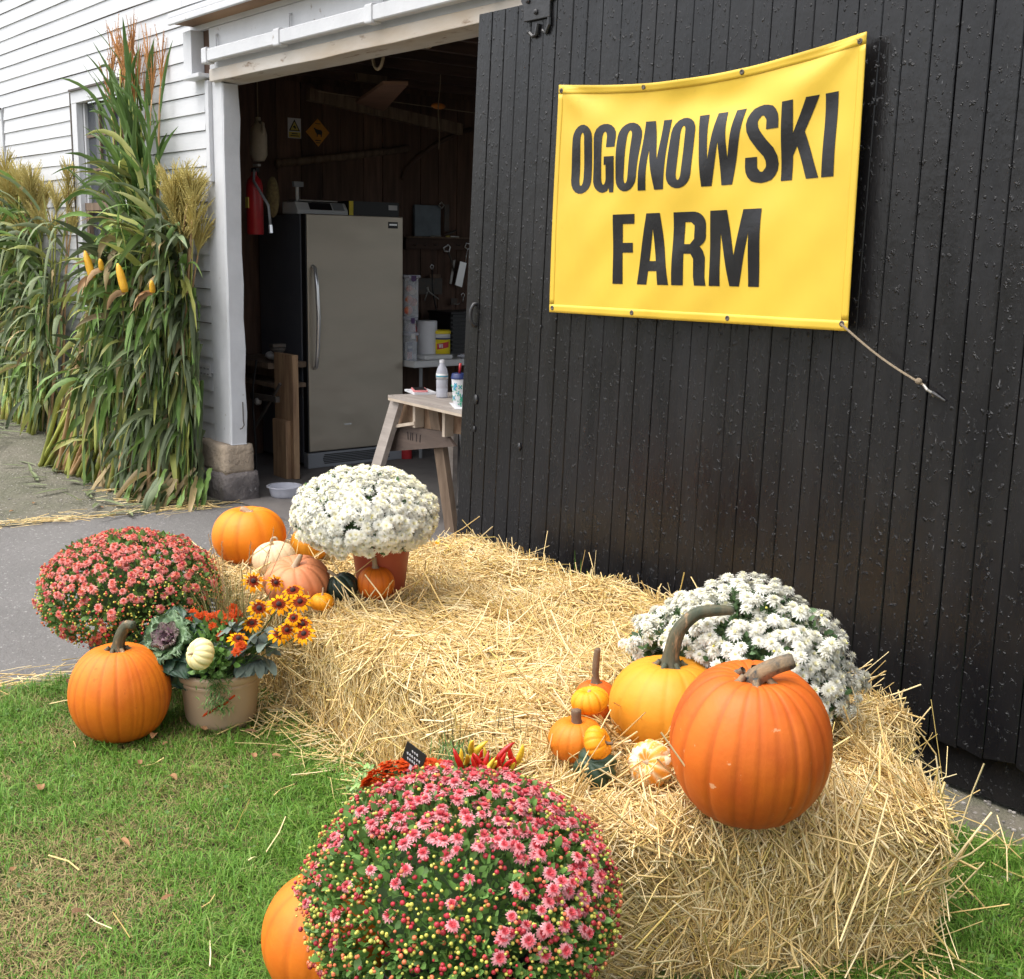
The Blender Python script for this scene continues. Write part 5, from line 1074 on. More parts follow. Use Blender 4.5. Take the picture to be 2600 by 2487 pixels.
def hang(root, loc, fn, n, seed, mats):
    random.seed(seed); ms = {}
    for i in range(n):
        p, d, ln, w, dr = fn(); m = random.choice(mats); mb = ms.setdefault(m.name, (MB(), m))[0]; strap(mb, Vector(p)-Vector(loc), d, ln, w, dr, 8, -.20, .04, side=Vector(d).cross(Vector((random.gauss(0,.7), -1, random.gauss(0,.5)))), twist=random.gauss(0, 1.3), ruff=.13)
    for mb, m in ms.values(): mb.build('leaves', m, root, smooth=True)['kind'] = 'stuff'
rs = random.Random(5); stalks = []
for i in range(16):                                              # tall ones at the window
    bx = rs.uniform(-.95, -.35); tx = -1.12+(bx+.65)*.7+rs.uniform(-.18, .18); stalks.append(((bx, rs.uniform(-.50, -.25), 0), (tx, rs.uniform(-.16, -.07), rs.uniform(2.35, 2.72)), 'tall'))
for i in range(17):                                              # shorter ones at the right
    bx = rs.uniform(-.75, -.20); tx = -.36+rs.uniform(-.24, .17); stalks.append(((bx, rs.uniform(-.40, -.16), 0), (tx, rs.uniform(-.20, -.09), rs.uniform(1.48, 1.82)), 'short'))
for i in range(12):
    bx = rs.uniform(-1.45, -.2); stalks.append(((bx, rs.uniform(-.55, -.30), 0), (-.68+(bx+.9)*.30, rs.uniform(-.26, -.12), rs.uniform(1.2, 1.6)), None))
LOC1 = (-1.0, -.35, 0)
sh1 = shock('tall corn shock with rusty tassels tied in front of the barn window', LOC1, stalks, 300, 21)
def span(z, q):                                                  # a point on the bundle's front at height z, q from left to right
    k = max(0, min(1, z/1.8)); l_ = -1.56+.90*k; r_ = -.17+.0*k; return l_+(r_-l_)*q, -(.46-.14*k)*(1-q*q)*min(1, .75+q*2)-.10
def fn1():
    q = random.uniform(.04, .97); z = random.uniform(.20, 1.45+.22*math.sin(q*11)+.10*math.sin(q*29))
    while q < .62 and z < .62 and random.random() < .85: z = random.uniform(.20, 1.74); q = random.uniform(.04, .97)
    x, y = span(z, q); y -= random.uniform(0, .07)
    return (x, y, z), (random.gauss(0, .38), random.uniform(-.40, -.02), random.uniform(-1.3, .45)), random.uniform(.12, .46), random.uniform(.014, .048), random.uniform(.4, 3.8)
hang(sh1, LOC1, fn1, 1500, 4, [m_corn_i]*4+[m_corndk_i]*4+[m_cornyel_i]*2+[m_corntan_i])
def fn1b():
    z = random.uniform(.25, 1.15); x, y = span(z, random.uniform(.5, .98)); return (x, y-random.uniform(0, .05), z), (random.gauss(0, .20), -.2, -.9), random.uniform(.35, .62), random.uniform(.035, .06), random.uniform(.4, 1.2)
hang(sh1, LOC1, fn1b, 220, 6, [m_corn_i, m_corndk_i, m_corndk_i])
def fn1c():
    return (random.uniform(-1.0, -.02), random.uniform(-.50, -.14), random.uniform(.06, .22)), (random.gauss(.15, .5), -.5, -.5), random.uniform(.2, .42), random.uniform(.03, .05), .8
hang(sh1, LOC1, fn1c, 130, 8, [m_corndk_i, m_corn_i, m_corntan_i])
def fn1d():
    x = random.uniform(-1.12, -.30); z = random.uniform(1.15, 1.95 if x < -.6 else 1.55); return (x, random.uniform(-.30, -.12), z), (random.gauss(0, .5), random.uniform(-.5, 0), random.uniform(.5, 1.2)), random.uniform(.30, .66), random.uniform(.022, .050), random.uniform(.8, 3.2)
hang(sh1, LOC1, fn1d, 150, 9, [m_corn_i, m_corn_i, m_corndk_i, m_cornyel_i])
def fn2d():
    return (random.uniform(-4.7, -2.75), random.uniform(-.28, -.12), random.uniform(1.15, 1.85)), (random.gauss(0, .5), random.uniform(-.5, 0), random.uniform(.5, 1.2)), random.uniform(.25, .5), random.uniform(.022, .048), random.uniform(1.0, 3.4)
random.seed(31)
# thick pale stalk butts at the foot
for i in range(62):
    bx = random.uniform(-1.85, -.62); b = Vector((bx, -.60+.14*(bx+1.85)/1.2+random.uniform(-.05, .05), 0.005)); t = b+Vector((.30+(-.9-bx)*.35+random.uniform(-.08, .1), random.uniform(.05, .16), random.uniform(.55, 1.15)))
    b -= Vector(LOC1); t -= Vector(LOC1); r = random.uniform(.011, .019)
    MB().tube([b, b.lerp(t, .03), b.lerp(t, .2), b.lerp(t, .22), b.lerp(t, .24), b.lerp(t, .5), b.lerp(t, .52), b.lerp(t, .54), t], [r*1.15, r*1.05, r, r*1.2, r, r*.9, r*1.1, r*.9, r*.8], 8).build('stalk', random.choice([m_stalk, m_stalk, m_husk]), sh1, smooth=True)
for px_, py_, dx in ((225, 672, -.25), (308, 706, -.22), (386, 728, .2), (256, 672, .1)):
    p = ony(px_, py_, -.66)-Vector(LOC1); d = Vector((dx, -.15, 1)).normalized(); ln = .17 if px_ in (225, 308) else .07; r = .024 if ln > .1 else .016
    pts = [p+d*(ln*(k/8-.5)) for k in range(9)]; MB().tube(pts, [r*.75, r*.95, r, r, r*.97, r*.92, r*.82, r*.6, r*.2], 14, ridge=.03).build('corn_cob', m_cob, sh1, smooth=True)
    for k in range(3): cornleaf(sh1, p-d*ln*.5, d*(-.3)+Vector((random.uniform(-.5, .5), -.5, .3)), .16, .035, 2.4, m_husk, 'husk')
for a_ in range(3):
    pts = [Vector((-.72+.42*math.cos(t), -.24+.14*math.sin(t), 1.42+a_*.02+.02*math.sin(3*t)))-Vector(LOC1) for t in [i*2*PI/20 for i in range(21)]]
    MB().tube(pts, .004, 5).build('twine', m_rope, sh1)
rs = random.Random(9); stalks = []
for i in range(52):
    bx = rs.uniform(-4.8, -2.62); stalks.append(((bx, rs.uniform(-.34, -.16), .10), (bx*.93-.2+rs.uniform(-.15, .15), rs.uniform(-.26, -.07), rs.uniform(1.50, 2.02)), 'short'))
LOC2 = (-3.9, -.35, 0)
sh2 = shock('bushy corn shock with yellow tassels at the left edge of the barn wall', LOC2, stalks, 300, 22)
def fn2():
    x = random.uniform(-4.8, -2.60); z = random.uniform(.30, 1.50+.16*math.sin(x*5)+.10*math.sin(x*13)); k = z/1.8; y = -.32+.16*k-random.uniform(0, .07)
    return (x, y, z), (random.gauss(0, .38), random.uniform(-.40, -.02), random.uniform(-1.3, .45)), random.uniform(.12, .44), random.uniform(.014, .048), random.uniform(.4, 3.8)
hang(sh2, LOC2, fn2, 1300, 14, [m_corn_i]*4+[m_corndk_i]*4+[m_cornyel_i]*2+[m_corntan_i])
hang(sh2, LOC2, fn2d, 150, 19, [m_corn_i, m_corn_i, m_corndk_i, m_cornyel_i])
random.seed(32)
for i in range(26):
    bx = random.uniform(-4.6, -2.6); b = Vector((bx, -.42+random.uniform(-.03, .05), 0.10))-Vector(LOC2); t = b+Vector((random.uniform(-.1, .2), random.uniform(.06, .2), random.uniform(.4, .8))); r = random.uniform(.011, .019)
    MB().tube([b, b.lerp(t, .2), b.lerp(t, .22), b.lerp(t, .24), t], [r*1.1, r, r*1.2, r, r*.8], 8).build('stalk', random.choice([m_stalk, m_stalk, m_husk]), sh2, smooth=True)
# fallen leaves and paper note
fl_ = MB()
for i in range(46): strap(fl_, (random.uniform(-1.9, .05), random.uniform(-.85, -.35), .012), (random.gauss(0,1), random.gauss(0,.6), .1), random.uniform(.12, .34), random.uniform(.012, .035), .15, 4)
for i in range(26): strap(fl_, (random.uniform(-4.0, -2.4), random.uniform(-.7, -.35), .13), (random.gauss(0,1), random.gauss(0,.6), .1), random.uniform(.12, .34), random.uniform(.012, .035), .15, 4)
o = fl_.build('fallen_corn_leaves', m_corndk); o['kind'] = 'stuff'; o['label'] = 'torn corn leaves lying on the old asphalt'
m_dead = mat('dead_leaf', L(.28,.15,.06), L(.18,.09,.04), 9, rough=.8, island=.4)
dl = MB()
for i in range(70):
    p = (random.uniform(2.7, 5.0), random.uniform(-3.0, -1.6), random.uniform(.02, .04)) if i < 40 else (random.uniform(-1.5, 2.5), random.uniform(-2.6, -.3), .004); a_ = random.random()*6.3
    strap(dl, p, (math.cos(a_), math.sin(a_), .15), random.uniform(.022, .05), random.uniform(.014, .026), .6, 4, .25)
o = dl.build('fallen_leaves', m_dead); o['kind'] = 'stuff'; o['label'] = 'small dead brown leaves on the driveway and lawn'
a, b = ony(500, 918, -.026), ony(536, 957, -.026)
nt = MB().box(a.x, b.x, -.027, -.0255, b.z, a.z).build('paper_note', m_paper); tag(nt, 'white paper note with faint handwriting stuck to the clapboards', 'note')
for r_ in range(2):
    for k in range(3):
        x0 = a.x+.05+k*.05; zz = a.z-.035-r_*.035; MB().tube([(x0+q*.006, -.0282, zz+.006*math.sin(q*2.4+k+r_)) for q in range(6)], .0010, 4).build('handwriting', m_iron, nt)

# ------------------------------------------------------------------ things inside the barn
fx0, fx1, fy0, fy1 = -1.40, -.70, .905, 1.716
fz = thing('upright_freezer', 'tall stainless steel upright freezer with long curved handle', 'freezer', (0,0,0))
MB().box(fx0, fx1-.075, fy0, fy1, .03, 1.795).build('cabinet', m_freezer, fz, bevel=.008)
MB().box(fx1-.065, fx1-.006, fy0+.004, fy1-.002, .115, 1.797).build('gasket', m_blackp, fz)
dr = MB().box(fx1-.058, fx1, fy0+.012, fy1, .122, 1.80).build('freezer_door', m_steel, fz, bevel=.006)
MB().box(fx1-.076, fx1-.006, fy0, fy1, .0, .112).build('base_grille', m_freezer2, fz, bevel=.006)
for k in range(6): MB().tube([(fx1-.004, fy0+.12+.006*abs(k-2.5), .030+k*.0125), (fx1-.004, fy1-.12, .030+k*.0125)], .0042, 6).build('grille_slot', m_blackp, fz)
h0, h1 = onx(779, 676, fx1+.02), onx(786, 938, fx1+.02)
hp = [(fx1-.002, fy0+.055, h0.z), (fx1+.03, fy0+.056, h0.z-.012), (fx1+.050, fy0+.060, h0.z-.14), (fx1+.060, fy0+.064, (h0.z+h1.z)/2), (fx1+.050, fy0+.060, h1.z+.14), (fx1+.03, fy0+.056, h1.z+.012), (fx1-.002, fy0+.055, h1.z)]
MB().tube(hp, [.012,.014,.015,.016,.015,.014,.012], 10).build('handle', m_chrome, dr, smooth=True)
a, b = onx(986, 564, fx1+.002), onx(1010, 581, fx1+.002)
MB().box(fx1, fx1+.003, a.y, b.y, b.z, a.z).build('badge', m_blackp, dr); MB().box(fx1+.0031, fx1+.004, a.y+.008, b.y-.008, b.z+.02, b.z+.032).build('badge_lettering', m_chrome, dr)
MB().box(fx1+.0005, fx1+.002, fy0+.30, fy0+.36, .30, .31).build('scuff', m_whitep, dr)
# kitchen scale
sx = fx1-.25
sc = thing('scale', 'white counter scale with black displays on top of freezer', 'scale', (sx, 1.02, 1.80))
y0, y1 = onx(718, 540, sx).y, onx(866, 540, sx).y; y0 = max(y0, .93)
MB().prism([(.10, .0), (.10, .03), (.06, .085), (-.12, .088), (-.13, .0)], y0-1.02, y1-1.02, 'y').build('body', m_whitep, sc, bevel=.006)
pn = MB().prism([(.1015, .034), (.0665, .083), (.0655, .082), (.1005, .033)], y0-1.02+.10, y1-1.02-.13, 'y').build('display', m_blackp, sc)
MB().prism([(.1015, .034), (.0665, .083), (.0655, .082), (.1005, .033)], y1-1.02-.12, y1-1.02-.03, 'y').build('keypad', m_greyp, sc)
MB().box(-.14, .04, y0-1.02+.05, y1-1.02-.05, .092, .102).build('tray', m_steelold, sc, bevel=.003)
pd = onx(755, 515, sx); MB().tube([(0, pd.y-1.02, .09), (0, pd.y-1.02, .20)], .012, 8).build('display_post', m_whitep, sc); MB().box(.0, .03, pd.y-1.06, pd.y-.985, .19, .225).build('rear_display', m_greyp, sc)
y0, y1 = onx(868, 530, sx).y, onx(994, 530, sx).y
bx = thing('box', 'black carton with yellow end and white label on freezer', 'box', (sx, y0, 1.80)); MB().box(-.10, .10, 0, y1-y0, .001, .105).build('carton', m_blackp, bx); MB().box(.1005, .1025, .0, .035, .002, .104).build('yellow_stripe', m_yel, bx); MB().box(.1005, .1025, y1-y0-.09, y1-y0-.015, .05, .085).build('barcode_label', m_whitep, bx)
# wooden post and bench at the left
bn = thing('workbench', 'rough dark workbench with pale timber post leg behind the white jamb', 'workbench', (0,0,0))
p0 = onz(722, 1210, 0); Yb = p0.y
a = ony(695, 895, Yb); b = ony(742, 895, Yb)
MB().box(a.x, b.x, Yb, Yb+.045, 0, a.z).build('post', m_pine, bn, bevel=.004)
c0 = ony(692, 1062, Yb-.04); c1 = ony(722, 1062, Yb-.04); MB().box(c0.x, c1.x+.02, Yb-.042, Yb-.002, 0, c0.z).build('post_block', m_pine, bn, bevel=.004)
zt = a.z-.02
MB().box(-1.42, a.x-.05, Yb-.02, Yb+.28, zt-.10, zt-.06).build('bench_top', m_oldwood, bn); MB().box(-1.42, a.x-.05, Yb+.10, Yb+.15, zt-.18, zt-.10).build('bench_rail', m_oldwood, bn)
MB().box(-1.42, a.x-.004, Yb+.02, Yb+.25, .60, .63).build('lower_shelf', m_oldwood, bn)
q = ony(665, 868, Yb); rg = MB().ball((q.x, Yb+.10, zt-.02), .075, 12, 7, (1.4, .8, .45)).build('rag', m_whitep, None, smooth=True); tag(rg, 'crumpled whitish rag on the dark workbench', 'rag')
q = ony(688, 860, Yb); vs_ = thing('bench_vise', 'small dark iron bench vise on the workbench', 'vise', (q.x, Yb+.05, zt-.055)); MB().lathe([(.05, 0), (.03, .02), (.022, .06), (.05, .085), (.055, .10), (.001, .105)], 12).build('base', m_iron, vs_, smooth=True); MB().box(-.03, .03, -.05, .05, .105, .13).build('jaw', m_iron, vs_, bevel=.004)
q = ony(651, 1055, Yb-.1); cl = MB().tube([(q.x+.02, Yb-.1, .80), (q.x+.0, Yb-.12, .62), (q.x-.01, Yb-.12, .45), (q.x+.02, Yb-.12, .2), (q.x+.055, Yb-.14, .03), (q.x+.045, Yb-.16, .008)], .008, 7).build('rubber_hose', m_blackp); tag(cl, 'black rubber hose hanging down beside the jamb', 'hose')
tl = thing('hand_tool', 'dark clamp tool jammed against the timber post', 'tool', (0,0,0)); a = ony(645, 1090, Yb-.08); b = ony(712, 975, Yb-.08); MB().beam(a, b, .014, .018).build('bar', m_iron, tl); a = ony(640, 1005, Yb-.08); b = ony(705, 1015, Yb-.08); MB().beam(a, b, .03, .04).build('jaw', m_iron, tl); a = ony(655, 1020, Yb-.09); MB().ball(a, .028, 8, 5).build('clamp_head', m_steelold, tl, smooth=True)
# fire extinguisher, jug and burlap on the inner face of the front wall
Ye = .42
a = ony(647, 520, Ye); e_ = thing('fire_extinguisher', 'red fire extinguisher with grey hose just inside the doorway', 'fire extinguisher', (a.x, Ye, 0)); zt, zb = ony(640, 450, Ye).z, ony(645, 596, Ye).z
MB().lathe([(.001, zb), (.05, zb), (.055, zb+.01), (.055, zt-.06), (.045, zt-.02), (.018, zt+.01), (.018, zt+.03), (.001, zt+.03)], 20).build('cylinder', m_red, e_, smooth=True, sharp=40)
MB().box(-.02, .05, -.012, .012, zt+.03, zt+.055).build('valve', m_blackp, e_); MB().box(-.0, .075, -.010, .010, zt+.065, zt+.078).build('lever', m_steelold, e_)
MB().lathe([(.0556, zt-.17), (.0557, zt-.10)], 20).build('band', m_yelsign, e_) if False else MB().box(-.02, .02, -.0575, -.050, zt-.20, zt-.13).build('label', m_yelsign, e_)
b = ony(690, 572, Ye-.05); hb_ = Vector((b.x-a.x, -.06, b.z))
MB().tube([(.02, -.01, zt+.04), (.06, -.03, zt+.035), (.09, -.05, zt-.03), hb_+Vector((-.02, 0, .12)), hb_], [.009]*5, 7).build('hose', m_greyp, e_, smooth=True); MB().tube([hb_, hb_+Vector((.006, 0, -.05))], .013, 8).build('nozzle', m_chrome, e_)
a = ony(668, 500, .55); bl = MB().ball((a.x, .62, a.z), .085, 10, 8, (.75, .5, 1.6)).build('burlap_sack', m_burlap, None, smooth=True); tag(bl, 'brown burlap sack hanging behind red fire extinguisher', 'sack')
a = ony(656, 355, .6); jg = thing('plastic_jug', 'dusty tan plastic jug hanging near the doorway top', 'jug', (a.x, .6, a.z))
MB().lathe([(.001,-.145),(.05,-.14),(.075,-.10),(.075,.03),(.062,.075),(.028,.11),(.022,.145),(.001,.146)], 10, (0,0,0), 1, .75).build('jug_body', m_jug, jg, smooth=True, sharp=50); MB().tube([(.03,0,.11),(.07,0,.10),(.075,0,.05),(.06,0,.02)], .011, 7).build('jug_handle', m_jug, jg, smooth=True); MB().tube([(0,0,.14),(.0,.0,.42)], .004, 5).build('cord', m_rope, jg)
# signs on the left wall
SXW = IX+.012
def rect(px0, py0, px1, py1, x): return onx(px0, py0, x), onx(px1, py1, x)
a, b = rect(730, 299, 764, 353, SXW); s1 = thing('warning_sign', 'small rectangular yellow and white triangle warning sign on dark wall', 'sign', (SXW, (a.y+b.y)/2, (a.z+b.z)/2)); hw, hh = (b.y-a.y)/2, (a.z-b.z)/2
MB().box(0, .003, -hw, hw, -hh, hh).build('plate', m_paper, s1); MB().box(.0032, .0042, -hw*.9, hw*.9, -hh*.93, -hh*.38).build('text_panel', m_yelsign, s1)
MB().prism([(-hw*.85, -hh*.28), (hw*.85, -hh*.28), (0, hh*.88)], .0032, .0042, 'x').build('triangle_border', m_blackp, s1); MB().prism([(-hw*.62, -hh*.19), (hw*.62, -hh*.19), (0, hh*.66)], .0044, .0052, 'x').build('triangle', m_yelsign, s1)
MB().prism([(-hw*.30, hh*.10), (-hw*.05, hh*.28), (hw*.12, hh*.22), (hw*.22, hh*.02), (hw*.02, -hh*.12), (-hw*.02, hh*.02)], .0054, .0060, 'x').build('animal_symbol', m_blackp, s1)
MB().box(.0044, .0050, -hw*.45, hw*.45, -hh*.60, -hh*.50).build('text_line', m_blackp, s1); MB().box(.0044, .0050, -hw*.65, hw*.65, -hh*.80, -hh*.71).build('text_line', m_blackp, s1)
pc = onx(807, 337, SXW); l_, r_, t_, bo = onx(776, 335, SXW), onx(836, 338, SXW), onx(806, 302, SXW), onx(808, 373, SXW)
s2 = thing('sheep_sign', 'orange diamond sign with a black sheep silhouette on dark wall', 'sign', (SXW, pc.y, pc.z)); D = lambda p: (p.y-pc.y, p.z-pc.z)
MB().prism([D(l_), D(bo), D(r_), D(t_)], 0, .003, 'x').build('plate', m_orsign, s2); S_ = (r_.y-l_.y)/2
sh_ = [(-.42,.30),(-.30,.38),(-.22,.28),(.05,.22),(.30,.20),(.40,.05),(.36,-.15),(.33,-.36),(.25,-.36),(.24,-.18),(-.02,-.16),(-.05,-.36),(-.13,-.36),(-.13,-.12),(-.24,.02),(-.30,.16)]
MB().prism([(x_*S_*.9, z_*S_*.9) for x_, z_ in sh_], .0032, .0042, 'x').build('sheep_silhouette', m_blackp, s2)
MB().box(.0032, .0040, -S_*.22, S_*.22, S_*.60, S_*.65).build('text_line', m_blackp, s2); MB().box(.0032, .0040, -S_*.25, S_*.25, -S_*.62, -S_*.55).build('text_line', m_blackp, s2); MB().box(.0032, .0040, -S_*.18, S_*.18, -S_*.78, -S_*.72).build('text_line', m_blackp, s2)
# pale pole, overhead board, float on string, rope loop, pull cord
a, b = onx(702, 416, IX+.06), onx(1036, 378, IX+.06); pl_ = MB().tube([a, a.lerp(b, .5)+Vector((0,0,-.006)), b], [.031,.029,.027], 10).build('wooden_pole', m_oldwood, None, smooth=True); tag(pl_, 'pale round pole hung level across the dark wall above freezer', 'pole')
a, b = onx(985, 215, -.9), onx(920, 262, -.9); bd = MB().prism([tuple(onz(px_, py_, 2.58))[:2] for px_, py_ in ((972,215),(1036,216),(975,283),(903,262))], 2.58, 2.60, 'z').build('overhead_board', m_cardboard); tag(bd, 'flat brown board slung under the dark ceiling joists', 'board')
a, b = onx(905, 192, -.9), onx(980, 205, -.9); MB().beam(a, b, .03, .07).build('joist_block', m_oldwood, barn)
a, b = onx(808, 233, -.8), onx(1225, 290, -.8); fs_ = thing('float_on_string', 'orange wooden float threaded on a string under the ceiling', 'float', (0,0,0)); MB().tube([a, b], .0035, 5).build('string', m_rope, fs_); q = onx(1113, 270, -.8); MB().ball(q, .055, 12, 8, (.6, 1.15, .42)).build('float', m_orangefloat, fs_, smooth=True)
q0, q1 = onx(1117, 160, -.7), onx(1113, 380, -.7); cd = MB().tube([q0+(q1-q0)*t+Vector((0, .008*math.sin(t*9), 0)) for t in [i/10 for i in range(11)]], .004, 5).build('pull_cord', m_rope); tag(cd, 'thin rope cord hanging from the ceiling beside orange float', 'cord')
q = ony(960, 130, .25); lp = MB().tube([(q.x+.055*math.cos(t), .25, q.z+.09*math.sin(t)) for t in [PI+PI*i/12 for i in range(13)]], .009, 7).build('rope_loop', m_rope, None, smooth=True); tag(lp, 'pale rope loop hanging just inside the door header', 'rope')
q = ony(1088, 100, .25); lp = MB().tube([(q.x+.05*math.cos(t), .25, q.z+.04*math.sin(t)) for t in [PI+PI*i/12 for i in range(13)]], .006, 7).build('rope_loop', m_rope, None, smooth=True); tag(lp, 'small dark loop under header near the black door', 'rope')
arcp = [onx(1022, 455, IX+.02), onx(1030, 430, IX+.02), onx(1060, 400, IX+.02), onx(1110, 365, IX+.02), onx(1160, 340, IX+.02), onx(1200, 328, IX+.02)]; bw = MB().tube(arcp, [.014,.018,.018,.018,.018,.016], 8).build('bent_wood_bow', m_dark2, None, smooth=True); tag(bw, 'long dark curved wooden bow leaning on the tool wall', 'wooden bow')
# left wall storage: metal plate, tool rail, tools
TX = IX+.014
a, b = rect(1048, 520, 1114, 602, TX); pt_ = MB().box(TX, TX+.03, a.y, b.y, b.z, a.z).build('metal_bin', m_platemetal, None, bevel=.004); tag(pt_, 'grey-blue sheet metal holder on the wall above tool rail', 'metal holder')
a, b = rect(1025, 604, 1205, 636, TX); rk = thing('tool_rail', 'dark horizontal wooden tool rail on the plank wall', 'tool rail', (0,0,0)); MB().box(TX, TX+.035, a.y, b.y+.4, b.z, a.z).build('rail', m_dark2, rk); MB().box(TX, TX+.07, a.y, b.y+.4, a.z, a.z+.012).build('ledge', m_oldwood, rk)
for px_ in (1050, 1075, 1102, 1160): q = onx(px_, 622, TX+.03); MB().tube([(TX+.036, q.y, q.z), (TX+.07, q.y, q.z-.005), (TX+.08, q.y, q.z+.012)], .004, 5).build('peg', m_iron, rk)
def tool(label, cat, shapes):
    t = thing('hanging_tool', label, cat, (0,0,0), 0, 'tools hanging on the plank wall')
    for kind, nm, m, *pp in shapes:
        if kind == 't': MB().tube([onx(x_, y_, TX+.045) for x_, y_ in pp[0]], pp[1], 7).build(nm, m, t, smooth=True)
        elif kind == 'p': MB().prism([(onx(x_, y_, TX+.04).y, onx(x_, y_, TX+.04).z) for x_, y_ in pp[0]], TX+.036, TX+.044, 'x').build(nm, m, t)
    return t
tool('big garden shears with steel blades and ring handle', 'shears', [('t', 'handle', m_chrome, [(1128,636),(1126,630),(1138,622),(1143,628),(1140,640),(1128,638)], .006), ('t', 'arm', m_iron, [(1138,640),(1146,662),(1152,690)], .008), ('p', 'blade', m_steelold, [(1151,662),(1156,660),(1146,722),(1141,720)])])
tool('wide flat steel scraper blade hanging by a ring', 'scraper', [('t', 'ring', m_chrome, [(1180,628),(1184,618),(1192,620),(1194,628),(1188,634),(1180,628)], .005), ('t', 'rod', m_chrome, [(1187,634),(1184,650),(1182,668)], .004), ('p', 'blade', m_chrome, [(1168,664),(1184,668),(1172,730),(1155,724)])])
tool('black bungee strap with hooks hanging above the paper towels', 'strap', [('t', 'hook', m_chrome, [(1096,684),(1092,678),(1096,672),(1101,676),(1098,684)], .004), ('t', 'strap', m_blackp, [(1097,686),(1098,730),(1104,770),(1112,805)], .006)])
tool('dark iron pulley plate with pliers hanging on it', 'pliers', [('p', 'plate', m_iron, [(1056,707),(1122,707),(1122,748),(1056,748)]), ('p', 'backing_board', m_oldwood, [(1092,697),(1118,697),(1118,706),(1092,706)]), ('t', 'jaw', m_steelold, [(1084,730),(1087,742)], .012), ('t', 'handle', m_steelold, [(1085,742),(1078,764)], .006), ('t', 'handle', m_steelold, [(1090,742),(1114,760)], .006)])
tool('small steel eye pin hanging at right of plank wall', 'eye pin', [('t', 'eye', m_chrome, [(1173,755),(1171,748),(1176,744),(1180,750),(1176,757)], .004), ('t', 'pin', m_chrome, [(1176,757),(1175,768)], .004)])
tool('dark iron hook bracket below the eye pin', 'bracket', [('p', 'plate', m_iron, [(1145,758),(1160,758),(1160,774),(1145,774)]), ('t', 'hook', m_steelold, [(1152,772),(1160,774),(1167,771)], .004)])
tool('row of small screwdrivers lying on the rail ledge', 'screwdrivers', [('t', 'handle', m_yelsign, [(1133,602),(1142,601)], .010), ('t', 'handle', m_whitep, [(1143,602),(1164,603)], .010), ('t', 'shaft', m_steelold, [(1093,600),(1120,600)], .005), ('t', 'shaft', m_iron, [(1130,597),(1158,586)], .008)])
tool('grey metal ring clamp hanging beside the sheet metal holder', 'ring', [('t', 'ring', m_steelold, [(1121-7,522),(1121,514),(1128,522),(1121,530),(1114,522)], .006), ('p', 'strap', m_iron, [(1128,520),(1140,520),(1140,588),(1128,588)])])
# back table with boxes
tb_ = thing('folding_table', 'white folding table behind the freezer', 'table', (0,0,0)); MB().box(-1.42, -.585, 1.74, 3.3, .70, .75).build('table_top', m_whitep, tb_, bevel=.008)
for x_ in (-1.35, -.66):
    for y_ in (1.85, 3.2): MB().tube([(x_, y_, 0), (x_, y_, .70)], .014, 8).build('leg', m_greyp, tb_)
MB().tube([(-.66, 1.85, .25), (-.66, 2.7, .69)], .010, 6).build('brace', m_greyp, tb_)
def bins(px0, px1, yt, yb, x, label, lidm, grp):
    a, b = onx(px0, yt, x), onx(px1, yb, x); a.y = 1.745; d = .30; t = thing('storage_bin', label, 'storage bin', (x, a.y, b.z), 0, grp); w = b.y-a.y; h = a.z-b.z
    for nm, q in (('side', (-d, -d+.004, 0, w)), ('side', (-.004, 0, 0, w))): MB().box(q[0], q[1], q[2], q[3], .004, h-.02).build(nm, m_clear, t)
    MB().box(-d+.004, -.004, 0, .004, .004, h-.02).build('end', m_clear, t); MB().box(-d+.004, -.004, w-.004, w, .004, h-.02).build('end', m_clear, t); MB().box(-d, 0, 0, w, 0, .004).build('bottom', m_clear2, t)
    MB().box(-d-.01, .012, -.01, w+.012, h-.02, h).build('lid', m_clear2, t, bevel=.004); MB().box(.0125, .018, w*.12, w*.62, h-.045, h-.004).build('latch', lidm, t)
    return t, w, h, d
b1 = bins(985, 1058, 848, 916, -.66, 'clear bin holding flag patterned cups on the white table', m_whitep, 'clear storage bins'); m_purple = mat('purple_plastic', L(.06,.02,.10), rough=.4)
b2 = bins(985, 1056, 808, 846, -.66, 'shallow clear bin in the middle of bin stack', m_purple, 'clear storage bins'); b3 = bins(985, 1062, 699, 806, -.66, 'tall clear bin with orange contents topmost of the stack', m_purple, 'clear storage bins')
m_flagr = mat('flag_red', L(.50,.03,.04), rough=.6); m_toyo = mat('orange_contents', L(.55,.20,.08), L(.45,.08,.06), 18, rough=.7); m_toyw = mat('pale_contents', L(.65,.55,.45), rough=.7)
ck = thing('paper_cup_pack', 'red white and blue star patterned cup pack inside bin', 'party cups', (-.70, b1[0].location.y, b1[0].location.z)); w = b1[1]
MB().box(-.02, 0, .008, w-.010, .006, .07).build('carton', m_whitep, ck); MB().box(.0005, .0015, .008, w-.010, .065, .135).build('navy_band', m_navy, ck); MB().box(-.02, 0, .008, w-.010, .0701, .135).build('carton', m_whitep, ck)
for k in range(4): y_ = .012+(w-.030)*k/3.6; MB().box(.0005, .0015, y_, y_+(w-.03)*.14, .008, .064).build('red_stripe', m_flagr, ck)
for k in range(3):
    cy_2 = .022+(w-.046)*k/2; MB().prism([(cy_2+(.014 if i % 2 == 0 else .006)*math.sin(i*PI/5), .098+(.014 if i % 2 == 0 else .006)*math.cos(i*PI/5)) for i in range(10)], .0017, .0022, 'x').build('white_star', m_paper, ck)
tp = thing('toy_bundle', 'orange and pale soft things packed in the tall clear bin', 'stuffed toys', (-.70, b3[0].location.y+b3[1]*.5, b3[0].location.z))
